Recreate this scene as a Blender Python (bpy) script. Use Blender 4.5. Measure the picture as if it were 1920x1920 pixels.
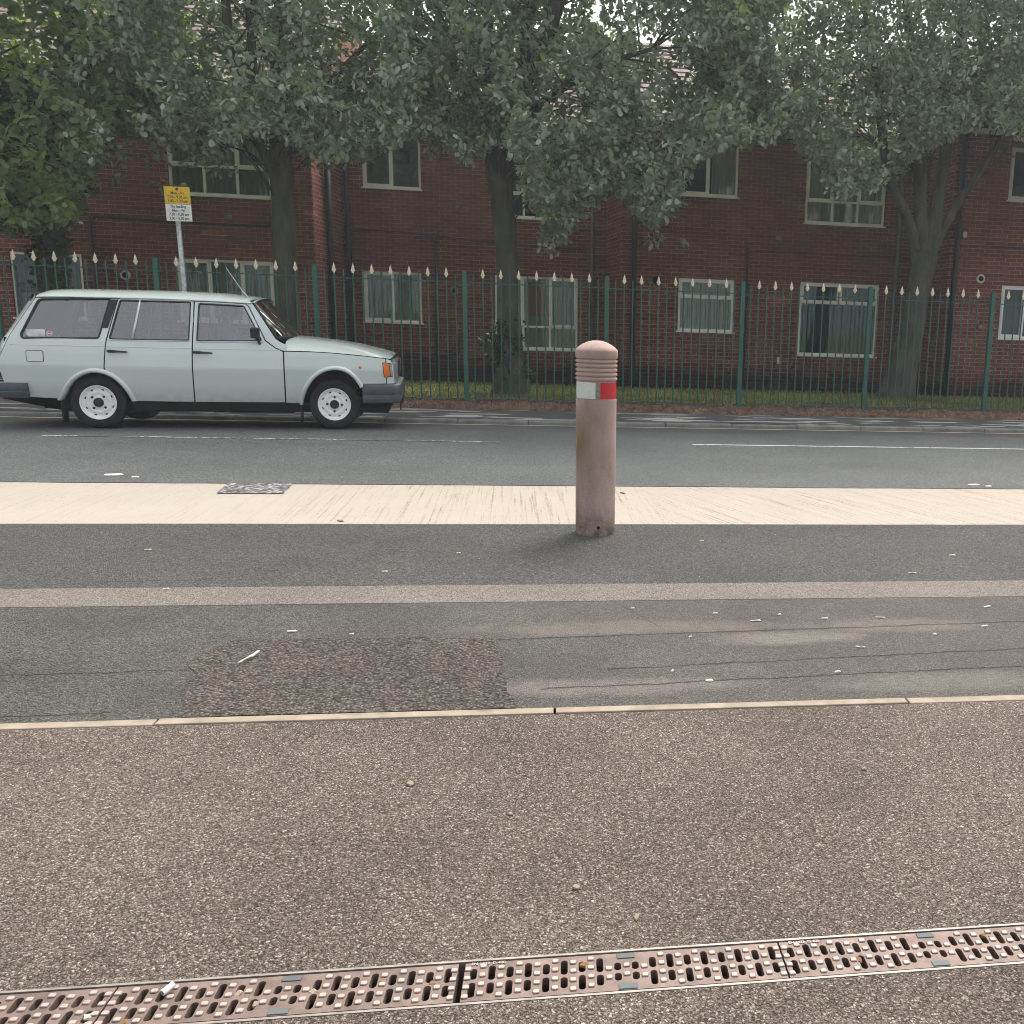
import bpy, bmesh, math, random
import numpy as np
from mathutils import Vector, Matrix, noise as mnoise
from mathutils.geometry import delaunay_2d_cdt
R = math.radians
rng = np.random.default_rng(7); random.seed(7)
for o in list(bpy.data.objects): bpy.data.objects.remove(o)
S = bpy.context.scene; COL = S.collection

# ------------------------------------------------ camera, sky, sun, exposure
YAW, PIT, ROLL = R(8.934), R(11.229), R(-1.931)
fw = Vector((math.sin(YAW)*math.cos(PIT), math.cos(YAW)*math.cos(PIT), -math.sin(PIT)))
r0 = Vector((math.cos(YAW), -math.sin(YAW), 0)); d0 = fw.cross(r0)
rt = r0*math.cos(ROLL)+d0*math.sin(ROLL); dn = d0*math.cos(ROLL)-r0*math.sin(ROLL)
cam = bpy.data.cameras.new('camera'); co = bpy.data.objects.new('camera', cam); COL.objects.link(co)
mw = Matrix((rt, -dn, -fw)).transposed().to_4x4(); mw.translation = Vector((0, 0, 1.331)); co.matrix_world = mw
cam.sensor_fit = 'HORIZONTAL'; cam.sensor_width = 36; cam.lens = 36*1775/1920
cam.shift_x = (960-1340)/1920; cam.clip_end = 1500; cam.clip_start = .05
S.camera = co
SUN_EL, SUN_AZ = R(58), R(28)       # azimuth measured from +Y (behind the flats) towards +X
wd = bpy.data.worlds.new("World"); S.world = wd; wd.use_nodes = True
wn = wd.node_tree; bg = wn.nodes['Background']
sky = wn.nodes.new('ShaderNodeTexSky'); sky.sky_type = 'NISHITA'; sky.sun_disc = False
sky.sun_elevation = SUN_EL; sky.sun_rotation = SUN_AZ; sky.dust_density = 6; sky.air_density = 1.0; sky.ozone_density = .6
hs = wn.nodes.new('ShaderNodeHueSaturation'); hs.inputs['Saturation'].default_value = .22
wn.links.new(sky.outputs[0], hs.inputs['Color']); wn.links.new(hs.outputs[0], bg.inputs[0]); bg.inputs[1].default_value = .15
sun = bpy.data.lights.new('sun', 'SUN'); sun.energy = .9; sun.angle = R(20); sun.color = (1, .93, .82)
so = bpy.data.objects.new('sun', sun); COL.objects.link(so)
sv = Vector((math.sin(SUN_AZ)*math.cos(SUN_EL), math.cos(SUN_AZ)*math.cos(SUN_EL), math.sin(SUN_EL)))
so.rotation_euler = (-sv).to_track_quat('-Z', 'Y').to_euler(); so.location = sv*40
S.view_settings.view_transform = 'Standard'; S.view_settings.look = 'None'; S.view_settings.gamma = 1
S.view_settings.use_curve_mapping = False; S.view_settings.exposure = 1.15
S.render.engine = 'CYCLES'; S.cycles.pixel_filter_type = 'BLACKMAN_HARRIS'; S.cycles.filter_width = 1.0; S.cycles.max_bounces = 8; S.cycles.volume_bounces = 0; S.cycles.transparent_max_bounces = 10

# ------------------------------------------------ material helpers
class NT:
    def __init__(s, name, rough=.7, spec=.3, metal=0):
        s.m = bpy.data.materials.new(name); s.m.use_nodes = True; s.t = s.m.node_tree
        s.b = s.t.nodes['Principled BSDF']; s.out = s.t.nodes['Material Output']
        s.b.inputs['Roughness'].default_value = rough; s.b.inputs['Specular IOR Level'].default_value = spec
        s.b.inputs['Metallic'].default_value = metal
    def set(s, sock, v):
        if isinstance(v, bpy.types.NodeSocket): s.t.links.new(v, sock)
        elif isinstance(v, tuple) and len(v) == 3 and sock.type == 'RGBA': sock.default_value = (*v, 1)
        else: sock.default_value = v
    def n(s, ty, ins=None, **pr):
        nd = s.t.nodes.new(ty)
        for k, v in pr.items(): setattr(nd, k, v)
        for k, v in (ins or {}).items(): s.set(nd.inputs[k], v)
        return nd
    def math(s, op, a, b=0., c=0., clamp=False):
        return s.n('ShaderNodeMath', {0: a, 1: b, 2: c}, operation=op, use_clamp=clamp).outputs[0]
    def mix(s, f, a, b, bt='MIX'):
        nd = s.n('ShaderNodeMix', data_type='RGBA', blend_type=bt)
        s.set(nd.inputs[0], f); s.set(nd.inputs[6], a); s.set(nd.inputs[7], b); return nd.outputs[2]
    def co(s, scale=(1, 1, 1), loc=(0, 0, 0), rot=(0, 0, 0)):
        if not hasattr(s, 'tc'): s.tc = s.n('ShaderNodeTexCoord').outputs['Object']
        if scale == (1, 1, 1) and loc == (0, 0, 0) and rot == (0, 0, 0): return s.tc
        return s.n('ShaderNodeMapping', {0: s.tc, 1: loc, 2: rot, 3: scale}).outputs[0]
    def noise(s, scale, detail=4, rough=.55, vec=None, out=0):
        return s.n('ShaderNodeTexNoise', {'Vector': vec or s.co(), 'Scale': scale, 'Detail': detail, 'Roughness': rough}).outputs[out]
    def ramp(s, f, *st):
        nd = s.n('ShaderNodeValToRGB', {0: f}); el = nd.color_ramp.elements
        while len(el) < len(st): el.new(.5)
        for e, (p, c) in zip(el, st):
            e.position = p; e.color = (*c, 1) if isinstance(c, tuple) else (c, c, c, 1)
        return nd.outputs[0]
    def voro(s, scale, vec=None, feature='F1', rnd=1.):
        return s.n('ShaderNodeTexVoronoi', {'Vector': vec or s.co(), 'Scale': scale, 'Randomness': rnd}, feature=feature)
    def bump(s, h, strength=.4, dist=.01, nrm=None):
        ins = {'Strength': strength, 'Distance': dist, 'Height': h}
        if nrm: ins['Normal'] = nrm
        return s.n('ShaderNodeBump', ins).outputs[0]
    def base(s, c): s.set(s.b.inputs['Base Color'], c); return s
    def nrm(s, v): s.set(s.b.inputs['Normal'], v); return s
    def rough(s, v): s.set(s.b.inputs['Roughness'], v); return s
    def xyz(s):
        nd = s.n('ShaderNodeSeparateXYZ', {0: s.co()}); return nd.outputs

def simple(name, c, rough=.6, spec=.4, metal=0, var=.25, vs=6., bump=0., bs=60.):
    t = NT(name, rough, spec, metal)
    f = t.noise(vs, 5)
    t.base(t.mix(t.ramp(f, (.3, 0.), (.75, 1.)), tuple(x*(1-var) for x in c), tuple(min(1, x*(1+var)) for x in c)))
    if bump: t.nrm(t.bump(t.noise(bs, 3), bump, .004))
    return t.m

def aggregate(name, scale, cols, gap, bump=.8, dist=.006, stain=(.75, 1.12), stain_s=.9, rough=.8, tint=None, cracks=(), blotch=(), shift=None, flecks=0.):
    t = NT(name, rough, .25)
    warp = t.n('ShaderNodeMixRGB', {0: .012 if scale > 50 else .03, 1: t.co(), 2: t.noise(scale*.5, 2, out=1)}).outputs[0]
    v = t.voro(scale, warp); vd = v.outputs['Distance']
    hsh = t.n('ShaderNodeSeparateColor', {0: v.outputs['Color']}).outputs[0]
    k = len(cols)
    c = t.ramp(hsh, *[(i/(k-1) if k > 1 else 0, cc) for i, cc in enumerate(cols)])
    g = t.ramp(vd, (.35, 0.), (.8, 1.))
    c = t.mix(t.math('MULTIPLY', g, .85), c, gap)
    st = t.ramp(t.noise(stain_s, 6, .6), (.3, stain[0]), (.7, stain[1]))
    fine = t.ramp(t.noise(scale*2.3, 2), (.3, .8), (.7, 1.2))
    c = t.mix(1., c, st, 'MULTIPLY'); c = t.mix(1., c, fine, 'MULTIPLY')
    X, Y, _ = t.xyz()
    if shift:   # slow change of tone along X: (x0, x1, colour)
        f = t.n('ShaderNodeMapRange', {0: t.math('ADD', X, t.math('MULTIPLY', t.noise(1.1, 4), 1.6)), 1: shift[0], 2: shift[1]}).outputs[0]
        c = t.mix(t.math('MULTIPLY', f, shift[3]), c, shift[2])
    for (bx, by, rx, ry, col, amt) in blotch:
        dx = t.math('DIVIDE', t.math('SUBTRACT', X, bx), rx); dy = t.math('DIVIDE', t.math('SUBTRACT', Y, by), ry)
        r2 = t.math('ADD', t.math('MULTIPLY', dx, dx), t.math('MULTIPLY', dy, dy))
        f = t.ramp(t.math('ADD', r2, t.math('MULTIPLY', t.math('SUBTRACT', t.noise(5, 5, .7), .5), 2.2)), (.15, 1.), (1., 0.))
        c = t.mix(t.math('MULTIPLY', t.math('MULTIPLY', f, amt), t.ramp(t.noise(1., 5, .75, t.co((14, 60, 1))), (.3, .35), (.7, 1.25))), c, col)
    h = t.math('SUBTRACT', 1., vd)
    for (a, b, amp, hw, x0, x1) in cracks:      # y = a + b x, wavy
        wob = t.math('MULTIPLY', t.math('SUBTRACT', t.noise(3.5, 6, .65, t.co((1, .15, 1))), .5), amp)
        wob2 = t.math('MULTIPLY', t.math('SUBTRACT', t.noise(26, 3, .6), .5), .02)
        d = t.math('ABSOLUTE', t.math('SUBTRACT', Y, t.math('ADD', t.math('ADD', t.math('MULTIPLY', X, b), a), t.math('ADD', wob, wob2))))
        wv = t.math('MULTIPLY', t.noise(4, 4), hw*1.9)
        m = t.n('ShaderNodeMapRange', {0: d, 1: 0., 2: wv, 3: 1., 4: 0.}).outputs[0]
        m = t.math('MULTIPLY', m, t.math('MULTIPLY', t.math('GREATER_THAN', X, x0), t.math('LESS_THAN', X, x1)))
        c = t.mix(t.math('MULTIPLY', m, .85), c, (.012, .011, .01)); h = t.math('SUBTRACT', h, t.math('MULTIPLY', m, .8))
    if flecks:
        fl = t.voro(9, t.co()); m = t.math('LESS_THAN', fl.outputs['Distance'], flecks)
        c = t.mix(m, c, (.5, .47, .42))
    t.base(c); t.nrm(t.bump(h, bump, dist)); return t.m

# ------------------------------------------------ mesh helpers
def link(name, me, mat=None, parent=None, smooth=False):
    o = bpy.data.objects.new(name, me); COL.objects.link(o)
    if mat is not None:
        for m in (mat if isinstance(mat, (list, tuple)) else [mat]): me.materials.append(m)
    if smooth: me.polygons.foreach_set('use_smooth', [True]*len(me.polygons))
    if parent is not None: o.parent = parent
    return o
def tag(o, label=None, cat=None, group=None, kind=None):
    if label: o['label'] = label
    if cat: o['category'] = cat
    if group: o['group'] = group
    if kind: o['kind'] = kind
    return o
def thing(name, label, cat, loc=(0, 0, 0), group=None, rz=0):
    o = bpy.data.objects.new(name, None); COL.objects.link(o); o.location = loc; o.rotation_euler.z = rz; o.empty_display_size = .1
    return tag(o, label, cat, group)
class MB:
    def __init__(s): s.v = []; s.f = []; s.mi = []
    def add(s, vs, fs, mi=0):
        k = len(s.v); s.v += [tuple(v) for v in vs]; s.f += [tuple(i+k for i in f) for f in fs]; s.mi += [mi]*len(fs); return s
    def box(s, x0, x1, y0, y1, z0, z1, mi=0):
        return s.add([(x, y, z) for z in (z0, z1) for y in (y0, y1) for x in (x0, x1)],
                     [(0, 2, 3, 1), (4, 5, 7, 6), (0, 1, 5, 4), (2, 6, 7, 3), (0, 4, 6, 2), (1, 3, 7, 5)], mi)
    def quad(s, a, b, c, d, mi=0): return s.add([a, b, c, d], [(0, 1, 2, 3)], mi)
    def grid(s, P, mi=0, flip=False):
        n, m = len(P), len(P[0]); vs = [p for r in P for p in r]
        fs = [(i*m+j, i*m+j+1, (i+1)*m+j+1, (i+1)*m+j) for i in range(n-1) for j in range(m-1)]
        if flip: fs = [f[::-1] for f in fs]
        return s.add(vs, fs, mi)
    def tube(s, pts, r, n=8, closed=False, cap=True, mi=0):
        pts = [Vector(p) for p in pts]; N = len(pts); rs = r if isinstance(r, (list, tuple)) else [r]*N
        vs = []; up = None
        for i, p in enumerate(pts):
            a = pts[(i-1) % N] if (closed or i > 0) else p; b = pts[(i+1) % N] if (closed or i < N-1) else p
            t = (b-a); t = t.normalized() if t.length > 1e-9 else Vector((0, 0, 1))
            if up is None: up = Vector((0, 0, 1)) if abs(t.z) < .9 else Vector((1, 0, 0))
            u = (up-t*up.dot(t)); u = u.normalized() if u.length > 1e-6 else t.orthogonal().normalized(); up = u; w = t.cross(u)
            vs += [p+(u*math.cos(q*2*math.pi/n)+w*math.sin(q*2*math.pi/n))*rs[i] for q in range(n)]
        fs = []
        for i in range(N if closed else N-1):
            k = (i+1) % N
            fs += [(i*n+q, i*n+(q+1) % n, k*n+(q+1) % n, k*n+q) for q in range(n)]
        if cap and not closed: fs += [tuple(range(n))[::-1], tuple((N-1)*n+q for q in range(n))]
        return s.add(vs, fs, mi)
    def lathe(s, prof, n=32, axis='z', c=(0, 0, 0), a0=0, a1=2*math.pi, mi=0):
        full = abs(a1-a0-2*math.pi) < 1e-6; m = n if full else n+1; vs = []
        for (r, h) in prof:
            for q in range(m):
                a = a0+(a1-a0)*q/n; x, y = r*math.cos(a), r*math.sin(a)
                vs.append((c[0]+x, c[1]+y, c[2]+h) if axis == 'z' else (c[0]+x, c[1]+h, c[2]+y))
        fs = []
        for i in range(len(prof)-1):
            for q in range(n):
                k = (q+1) % m; f = (i*m+q, i*m+k, (i+1)*m+k, (i+1)*m+q)
                fs.append(f if axis == 'z' else f[::-1])
        return s.add(vs, fs, mi)
    def build(s, name, mat, parent=None, smooth=False, bevel=0, auto=None):
        me = bpy.data.meshes.new(name); me.from_pydata(s.v, [], s.f)
        if any(s.mi): me.polygons.foreach_set('material_index', s.mi)
        me.update(); o = link(name, me, mat, parent, smooth)
        if smooth and auto: me.set_sharp_from_angle(angle=R(auto))
        if bevel: b = o.modifiers.new('bevel', 'BEVEL'); b.width = bevel; b.segments = 2; b.limit_method = 'ANGLE'
        return o
def cat_rom(pts, n=6, closed=False):
    P = [Vector(p) for p in pts]; out = []; N = len(P)
    for i in range(N if closed else N-1):
        g = lambda k: P[k % N] if closed else P[max(0, min(N-1, k))]
        a, b, c, d = g(i-1), g(i), g(i+1), g(i+2)
        for k in range(n):
            t = k/n; out.append(.5*((2*b)+(c-a)*t+(2*a-5*b+4*c-d)*t*t+(3*b-a-3*c+d)*t**3))
    if not closed: out.append(P[-1])
    return out
def interp(x, xs, ys): return float(np.interp(x, xs, ys))

# ------------------------------------------------ materials: ground
m_foot = aggregate('exposed_aggregate', 190, [(.09, .068, .053), (.175, .137, .109), (.26, .206, .168), (.13, .10, .08), (.50, .42, .355)], (.030, .023, .018), bump=1., dist=.006, stain=(.66, 1.16), stain_s=1.0)
m_mid = aggregate('worn_asphalt', 150, [(.05, .053, .05), (.095, .096, .088), (.12, .115, .10), (.19, .175, .15)], (.026, .026, .025), bump=1., dist=.007, stain=(.68, 1.2), stain_s=1.6,
                  cracks=[(3.90, .055, .05, .011, -.3, 3.5), (3.50, .075, .07, .010, .15, 4), (3.33, .06, .06, .010, -.1, 4), (4.430, 0., .012, .009, -9, 9), (3.62, .02, .10, .007, -2.4, -1.4), (3.25, .03, .05, .008, -2.2, -1.5), (4.9, -2.2, .1, .004, .2, .42)],
                  blotch=[(.93, 3.84, .42, .10, (.28, .25, .21), .5), (1.5, 4.0, .5, .12, (.24, .2, .17), .5), (.1, 3.33, .7, .10, (.25, .22, .19), .5), (1.5, 3.3, .6, .12, (.22, .2, .17), .45), (.3, 4.02, .9, .12, (.2, .165, .135), .6)],
                  shift=(-1.0, 1.2, (.14, .118, .10), .28))
m_strip = aggregate('buff_trench_tarmac', 150, [(.14, .12, .102), (.26, .225, .19), (.20, .17, .143), (.34, .30, .26)], (.07, .058, .05), bump=.9, dist=.006, stain=(.85, 1.1))
m_upper = aggregate('dark_asphalt', 120, [(.04, .043, .042), (.08, .081, .076), (.105, .102, .093), (.16, .15, .135)], (.024, .025, .025), bump=1., dist=.007, stain=(.78, 1.15), stain_s=.8, flecks=.035,
                    cracks=[(4.9, .02, .1, .003, -2.4, -1.5)])
m_patch = aggregate('coarse_tarmac_patch', 88, [(.045, .038, .032), (.085, .071, .059), (.18, .152, .126), (.066, .056, .047)], (.02, .017, .015), bump=1.1, dist=.010, stain=(.8, 1.15))
m_chips = aggregate('stone_chips', 34, [(.06, .055, .06), (.16, .15, .15), (.45, .43, .42), (.1, .095, .1)], (.025, .024, .025), bump=1., dist=.012)
m_road = aggregate('road_asphalt', 100, [(.075, .081, .081), (.115, .122, .120), (.18, .184, .179)], (.048, .051, .052), bump=.6, dist=.005, stain=(.78, 1.15), stain_s=.55,
                   cracks=[(7.9, 0., .35, .006, -5, -2.9), (8.6, -.05, .5, .004, -6, -3)])
m_farpave = None
def concrete():
    t = NT('brushed_concrete', .85, .2)
    X, Y, _ = t.xyz()
    rot = t.ramp(t.noise(.35, 2), (.4, 0.), (.6, 1.))
    b1 = t.noise(1., 4, .7, t.n('ShaderNodeMapping', {0: t.co(rot=(0, 0, R(-3))), 3: (44, .8, 1)}).outputs[0]); b2 = t.noise(1., 4, .7, t.n('ShaderNodeMapping', {0: t.co(rot=(0, 0, R(-23))), 3: (40, .8, 1)}).outputs[0])
    sel = t.n('ShaderNodeMapRange', {0: X, 1: .2, 2: 1.0}).outputs[0]
    lines = t.math('ADD', t.math('MULTIPLY', b1, t.math('SUBTRACT', 1., sel)), t.math('MULTIPLY', b2, sel))
    left = t.n('ShaderNodeMapRange', {0: X, 1: -2.2, 2: -1.0, 3: .35, 4: 1.}).outputs[0]
    l = t.math('MULTIPLY', t.math('MULTIPLY', t.ramp(lines, (.52, 0.), (.64, 1.)), t.ramp(t.noise(24, 4, .7), (.38, .1), (.6, 1.))), left)
    pock = t.math('LESS_THAN', t.voro(16).outputs['Distance'], .10)
    c = t.mix(t.noise(2.2, 6, .65), (.34, .298, .25), (.405, .356, .30))
    c = t.mix(t.math('MULTIPLY', l, .9), c, (.20, .155, .11))
    c = t.mix(t.math('MULTIPLY', pock, .6), c, (.15, .12, .1))
    rust = t.ramp(t.math('MULTIPLY', t.noise(.7, 5, .6, t.co((.5, 3, 1))), t.n('ShaderNodeMapRange', {0: X, 1: .5, 2: 3.6}).outputs[0]), (.42, 0.), (.7, 1.))
    c = t.mix(t.math('MULTIPLY', rust, .45), c, (.5, .33, .2))
    t.base(c); t.nrm(t.bump(t.math('SUBTRACT', t.noise(60, 3), t.math('MULTIPLY', l, .9)), .5, .006)); return t.m
m_conc = concrete()
def farpave():
    t = NT('patched_pavement', .8, .25)
    c = t.mix(t.noise(3, 5), (.07, .07, .072), (.11, .108, .105))
    pat = t.ramp(t.noise(1., 4, .5, t.co((1.1, 7, 1))), (.545, 0.), (.565, 1.))
    band = t.ramp(t.math('FRACT', t.math('ABSOLUTE', t.math('SUBTRACT', t.xyz()[1], 13.1))), (.25, 1.), (.55, .5))
    c = t.mix(t.math('MULTIPLY', pat, band), c, (.50, .48, .45))
    t.base(t.mix(1., c, t.ramp(t.noise(70, 3), (.3, .75), (.7, 1.25)), 'MULTIPLY')); t.nrm(t.bump(t.noise(120, 2), .5, .004)); return t.m
m_farpave = farpave()
m_kerb = simple('kerb_concrete', (.30, .25, .19), .85, .2, var=.3, vs=9, bump=.5, bs=160)
m_farkerb = simple('grey_kerb', (.24, .235, .22), .85, .2, var=.35, vs=5, bump=.5, bs=120)
m_earth = simple('bare_earth', (.17, .11, .078), .95, .1, var=.5, vs=9, bump=.9, bs=45)
m_straw = simple('dry_stalks', (.42, .29, .19), .9, .15, var=.45, vs=30)
m_lawn = simple('lawn_soil', (.13, .14, .042), .95, .1, var=.45, vs=4, bump=.8, bs=60)
def grassmat():
    t = NT('grass_blades', .6, .25); rp = t.n('ShaderNodeNewGeometry').outputs['Random Per Island']
    c = t.ramp(rp, (0, (.13, .17, .03)), (.55, (.22, .25, .055)), (.85, (.32, .29, .10)), (1., (.42, .33, .16)))
    t.base(t.mix(t.ramp(t.noise(.9, 4), (.4, 0.), (.65, 1.)), c, (.15, .13, .045))); return t.m
m_grass = grassmat()
def worn_paint(name, c, thr):
    t = NT(name, .7, .3)
    w = t.ramp(t.math('ADD', t.noise(22, 5, .7), t.math('MULTIPLY', t.noise(1.7, 3), .5)), (thr, 0.), (thr+.08, 1.))
    t.base(t.mix(w, (.10, .108, .11), c)); return t.m
m_white = worn_paint('worn_white_paint', (.52, .53, .51), .78); m_white2 = worn_paint('fresh_white_paint', (.6, .6, .58), .60)
m_yellow = worn_paint('faded_yellow_paint', (.70, .55, .34), .50)

# ------------------------------------------------ ground
def road_z(y): return interp(y, [-50, 7.2, 8.6, 10.2, 11.2, 12.75], [0, 0, .012, .03, .025, -.065])
def edge(y, seed, amp):
    return lambda x: y+amp*(mnoise.noise(Vector((x*.7, seed, 0)))+.5*mnoise.noise(Vector((x*3.1, seed, 3)))) if abs(x) < 40 else y
XS = [-70, -40, -25]+list(np.arange(-16, 16.01, .15))+[25, 40, 70]
def band(name, f0, f1, mat, n=2, zf=lambda x, y: 0.):
    P = []
    for k in range(n+1):
        P.append([(x, (1-k/n)*f0(x)+k/n*f1(x), zf(x, (1-k/n)*f0(x)+k/n*f1(x))) for x in XS])
    o = MB().grid(P).build(name, mat, None, True); return tag(o, kind='structure')
c_ = lambda v: (lambda x: v)
g = MB().quad((-500, -500, -.5), (500, -500, -.5), (500, 500, -.5), (-500, 500, -.5)).build('ground', m_lawn); tag(g, kind='structure')
GY0, GY1 = 1.697, 1.812
e_strip0 = edge(4.437, 1., .004); e_strip1 = edge(4.735, 2., .006); e_c0 = edge(6.20, 3., .008); e_c1 = edge(7.67, 4., .02)
band('footway', c_(-9), c_(GY0-.010), m_foot)
tag(band('footway', c_(GY1+.010), c_(3.092), m_foot), kind='structure')
band('asphalt_apron', c_(3.142), e_strip0, m_mid)
band('tarmac_strip', e_strip0, e_strip1, m_strip)
band('asphalt_apron', e_strip1, e_c0, m_upper)
band('concrete_crossing', e_c0, e_c1, m_conc)
band('road', e_c1, c_(12.75), m_road, 24, lambda x, y: road_z(y))
band('pavement', c_(12.88), edge(13.78, 5., .05), m_farpave, 4, lambda x, y: interp(y, [12.88, 13.8], [-.008, .035]))
# near kerb edging: individual stones butted end to end, one sheet of the ground works
kb = MB()
for a, b in [(-70, -12), (-12, -8), (-8, -5.1), (-5.1, -3.22), (-3.22, -1.325), (-1.325, -.046), (-.046, 1.227), (1.227, 2.5), (2.5, 4.4), (4.4, 8), (8, 14), (14, 70)]:
    kb.box(a+.004, b-.004, 3.094+random.uniform(-.002, .002), 3.140+random.uniform(-.002, .002), -.12, .004+random.uniform(-.001, .002))
tag(kb.build('kerb_edging', m_kerb, bevel=.004), kind='structure')
fk = MB(); x = -70.
while x < 70:
    fk.box(x+.004, x+.91, 12.752, 12.878, -.25, -.010+random.uniform(-.004, .004)); x += .914
tag(fk.build('kerb', m_farkerb, bevel=.015), kind='structure')
def sheet(name, x0, x1, ya, yb, mat, h=.004, wob=0., n=60):
    P = []
    for k, (yy, sd) in enumerate(((ya, 11.), (yb, 12.))):
        P.append([(x0+(x1-x0)*i/n, yy+wob*mnoise.noise(Vector((i*.37, sd, x0))), road_z(yy)+h) for i in range(n+1)])
    return tag(MB().grid(P).build(name, mat), kind='structure')
sheet('road_marking', -5.15, -.72, 10.17, 10.225, m_white, wob=.006)
sheet('road_marking', 1.33, 9., 10.17, 10.225, m_white2, wob=.004)
sheet('road_marking', -14, -6.2, 10.17, 10.225, m_white, wob=.006)
sheet('yellow_line', -40, 40, 12.54, 12.65, m_yellow, wob=.01, n=300)
def patch(name, poly, mat, z=.004, amp=.015):
    pts = []
    for i in range(len(poly)):
        a, b = Vector(poly[i]), Vector(poly[(i+1) % len(poly)])
        for k in range(14):
            p = a.lerp(b, k/14); pts.append((p.x+amp*mnoise.noise(Vector((p.x*7, p.y*7, 1))), p.y+amp*mnoise.noise(Vector((p.x*7, p.y*7, 7))), z))
    return tag(MB().add(pts, [tuple(range(len(pts)))]).build(name, mat), kind='structure')
patch('tarmac_patch', [(-1.27, 3.148), (-.19, 3.148), (-.24, 3.5), (-.31, 3.9), (-.8, 3.93), (-1.36, 3.92), (-1.42, 3.7), (-1.33, 3.4)], m_patch, .004, .022)
patch('stone_chip_patch', [(-2.53, 7.24), (-2.075, 7.235), (-2.12, 7.66), (-2.6, 7.67)], m_chips, .006, .012)

# earth bank in front of the fence, lawn behind it
def lawn_z(y): return .14-.05*max(0., y-16.3)
P = []
for k in range(11):
    yy = 13.74+k/10*.40
    P.append([(x, yy+.02*mnoise.noise(Vector((x*2, k, 1))), interp(k/10, [0, .25, .6, 1], [.028, .07, .135, .138])+.022*mnoise.noise(Vector((x*5, yy*7, 0)))+(.02*mnoise.noise(Vector((x*17, yy*23, 0))))) for x in (list(np.arange(-16, 16.01, .06)))])
tag(MB().grid(P).build('earth_bank', m_earth, None, True), kind='structure')
P = [[(x, y, lawn_z(y)-.006+.02*mnoise.noise(Vector((x*.8, y*.8, 0)))) for x in np.arange(-40, 40.1, .5)] for y in np.arange(14.12, 23, .35)]
tag(MB().grid(P).build('lawn', m_lawn, None, True), kind='structure')
def blades(name, n, xr, yr, zf, h, wdt, mat, lean=.5, flat=False):
    x = rng.uniform(*xr, n); y = rng.uniform(*yr, n)
    z = np.array([zf(a, b) for a, b in zip(x, y)])
    a = rng.uniform(0, 2*np.pi, n); hh = h*rng.uniform(.5, 1.3, n); w = wdt*rng.uniform(.7, 1.3, n)
    dx, dy = np.cos(a), np.sin(a); b = np.stack([x, y, z], 1)
    sd = np.stack([-dy*w, dx*w, np.zeros(n)], 1)
    ln = rng.uniform(.1, lean, n)
    if flat: ln = rng.uniform(1.2, 6, n)
    nr = np.sqrt(1+ln*ln); tip = b+np.stack([dx*ln*hh/nr, dy*ln*hh/nr, hh/nr], 1); mid = (b+tip)/2; mid[:, 2] += hh*.12
    V = np.stack([b-sd, b+sd, mid+sd*.8, mid-sd*.8, tip], 1).reshape(-1, 3)
    i = np.arange(n)*5
    F = [];  q = np.stack([i, i+1, i+2, i+3], 1); t = np.stack([i+3, i+2, i+4], 1)
    me = bpy.data.meshes.new(name); me.vertices.add(len(V)); me.vertices.foreach_set('co', V.ravel())
    loops = np.concatenate([q.ravel(), t.ravel()]); me.loops.add(len(loops)); me.loops.foreach_set('vertex_index', loops)
    me.polygons.add(2*n); me.polygons.foreach_set('loop_start', np.concatenate([np.arange(n)*4, 4*n+np.arange(n)*3]))
    me.update(calc_edges=True); return tag(link(name, me, mat), kind='stuff')
blades('grass', 42000, (-6.5, 10.5), (14.06, 17.5), lambda x, y: lawn_z(y)-.01, .055, .004, m_grass, 1.2)
blades('grass', 9000, (-6.5, 10.5), (17.5, 21), lambda x, y: lawn_z(y)-.01, .07, .006, m_grass, 1.2)
blades('dry_grass', 9000, (-6., 9), (13.76, 14.12), lambda x, y: interp(y, [13.74, 13.84, 13.98, 14.14], [.03, .07, .135, .14]), .075, .003, m_straw, flat=True)

# ------------------------------------------------ drainage channel and gratings
def cast():
    t = NT('worn_cast_iron', .55, .4, .25)
    c = t.mix(t.ramp(t.noise(14, 6, .65), (.35, 0.), (.7, 1.)), (.11, .078, .064), (.22, .155, .13))  # brown iron, darkened to carry painted shade between the studs
    z = t.xyz()[2]
    top = t.n('ShaderNodeMapRange', {0: z, 1: .0005, 2: .003}).outputs[0]      # polished stud tops
    c = t.mix(top, c, (.37, .30, .265)); c = t.mix(t.ramp(t.noise(45, 4), (.55, 0.), (.8, .5)), c, (.10, .075, .06))
    t.base(c); t.nrm(t.bump(t.noise(220, 3), .25, .002)); return t.m
m_cast = cast(); m_galv = simple('galvanised_edge', (.26, .23, .205), .5, .5, .5, var=.3, vs=20)
m_dark = simple('channel_dark', (.012, .011, .010), .95, .1); m_clip = simple('plastic_clip', (.10, .115, .115), .6, .3)
ch = MB()
ch.box(-12, 12, GY0-.010, GY0-.004, -.16, .0015); ch.box(-12, 12, GY1+.004, GY1+.010, -.16, .0015)
tag(ch.build('drain_channel_edge', m_galv), kind='structure')
ch = MB(); ch.quad((-12, GY0-.004, -.15), (12, GY0-.004, -.15), (12, GY1+.004, -.15), (-12, GY1+.004, -.15))
tag(ch.build('drain_channel', m_dark), kind='structure')
UL, PITCH, NS = .668, .0371, 18
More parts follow.
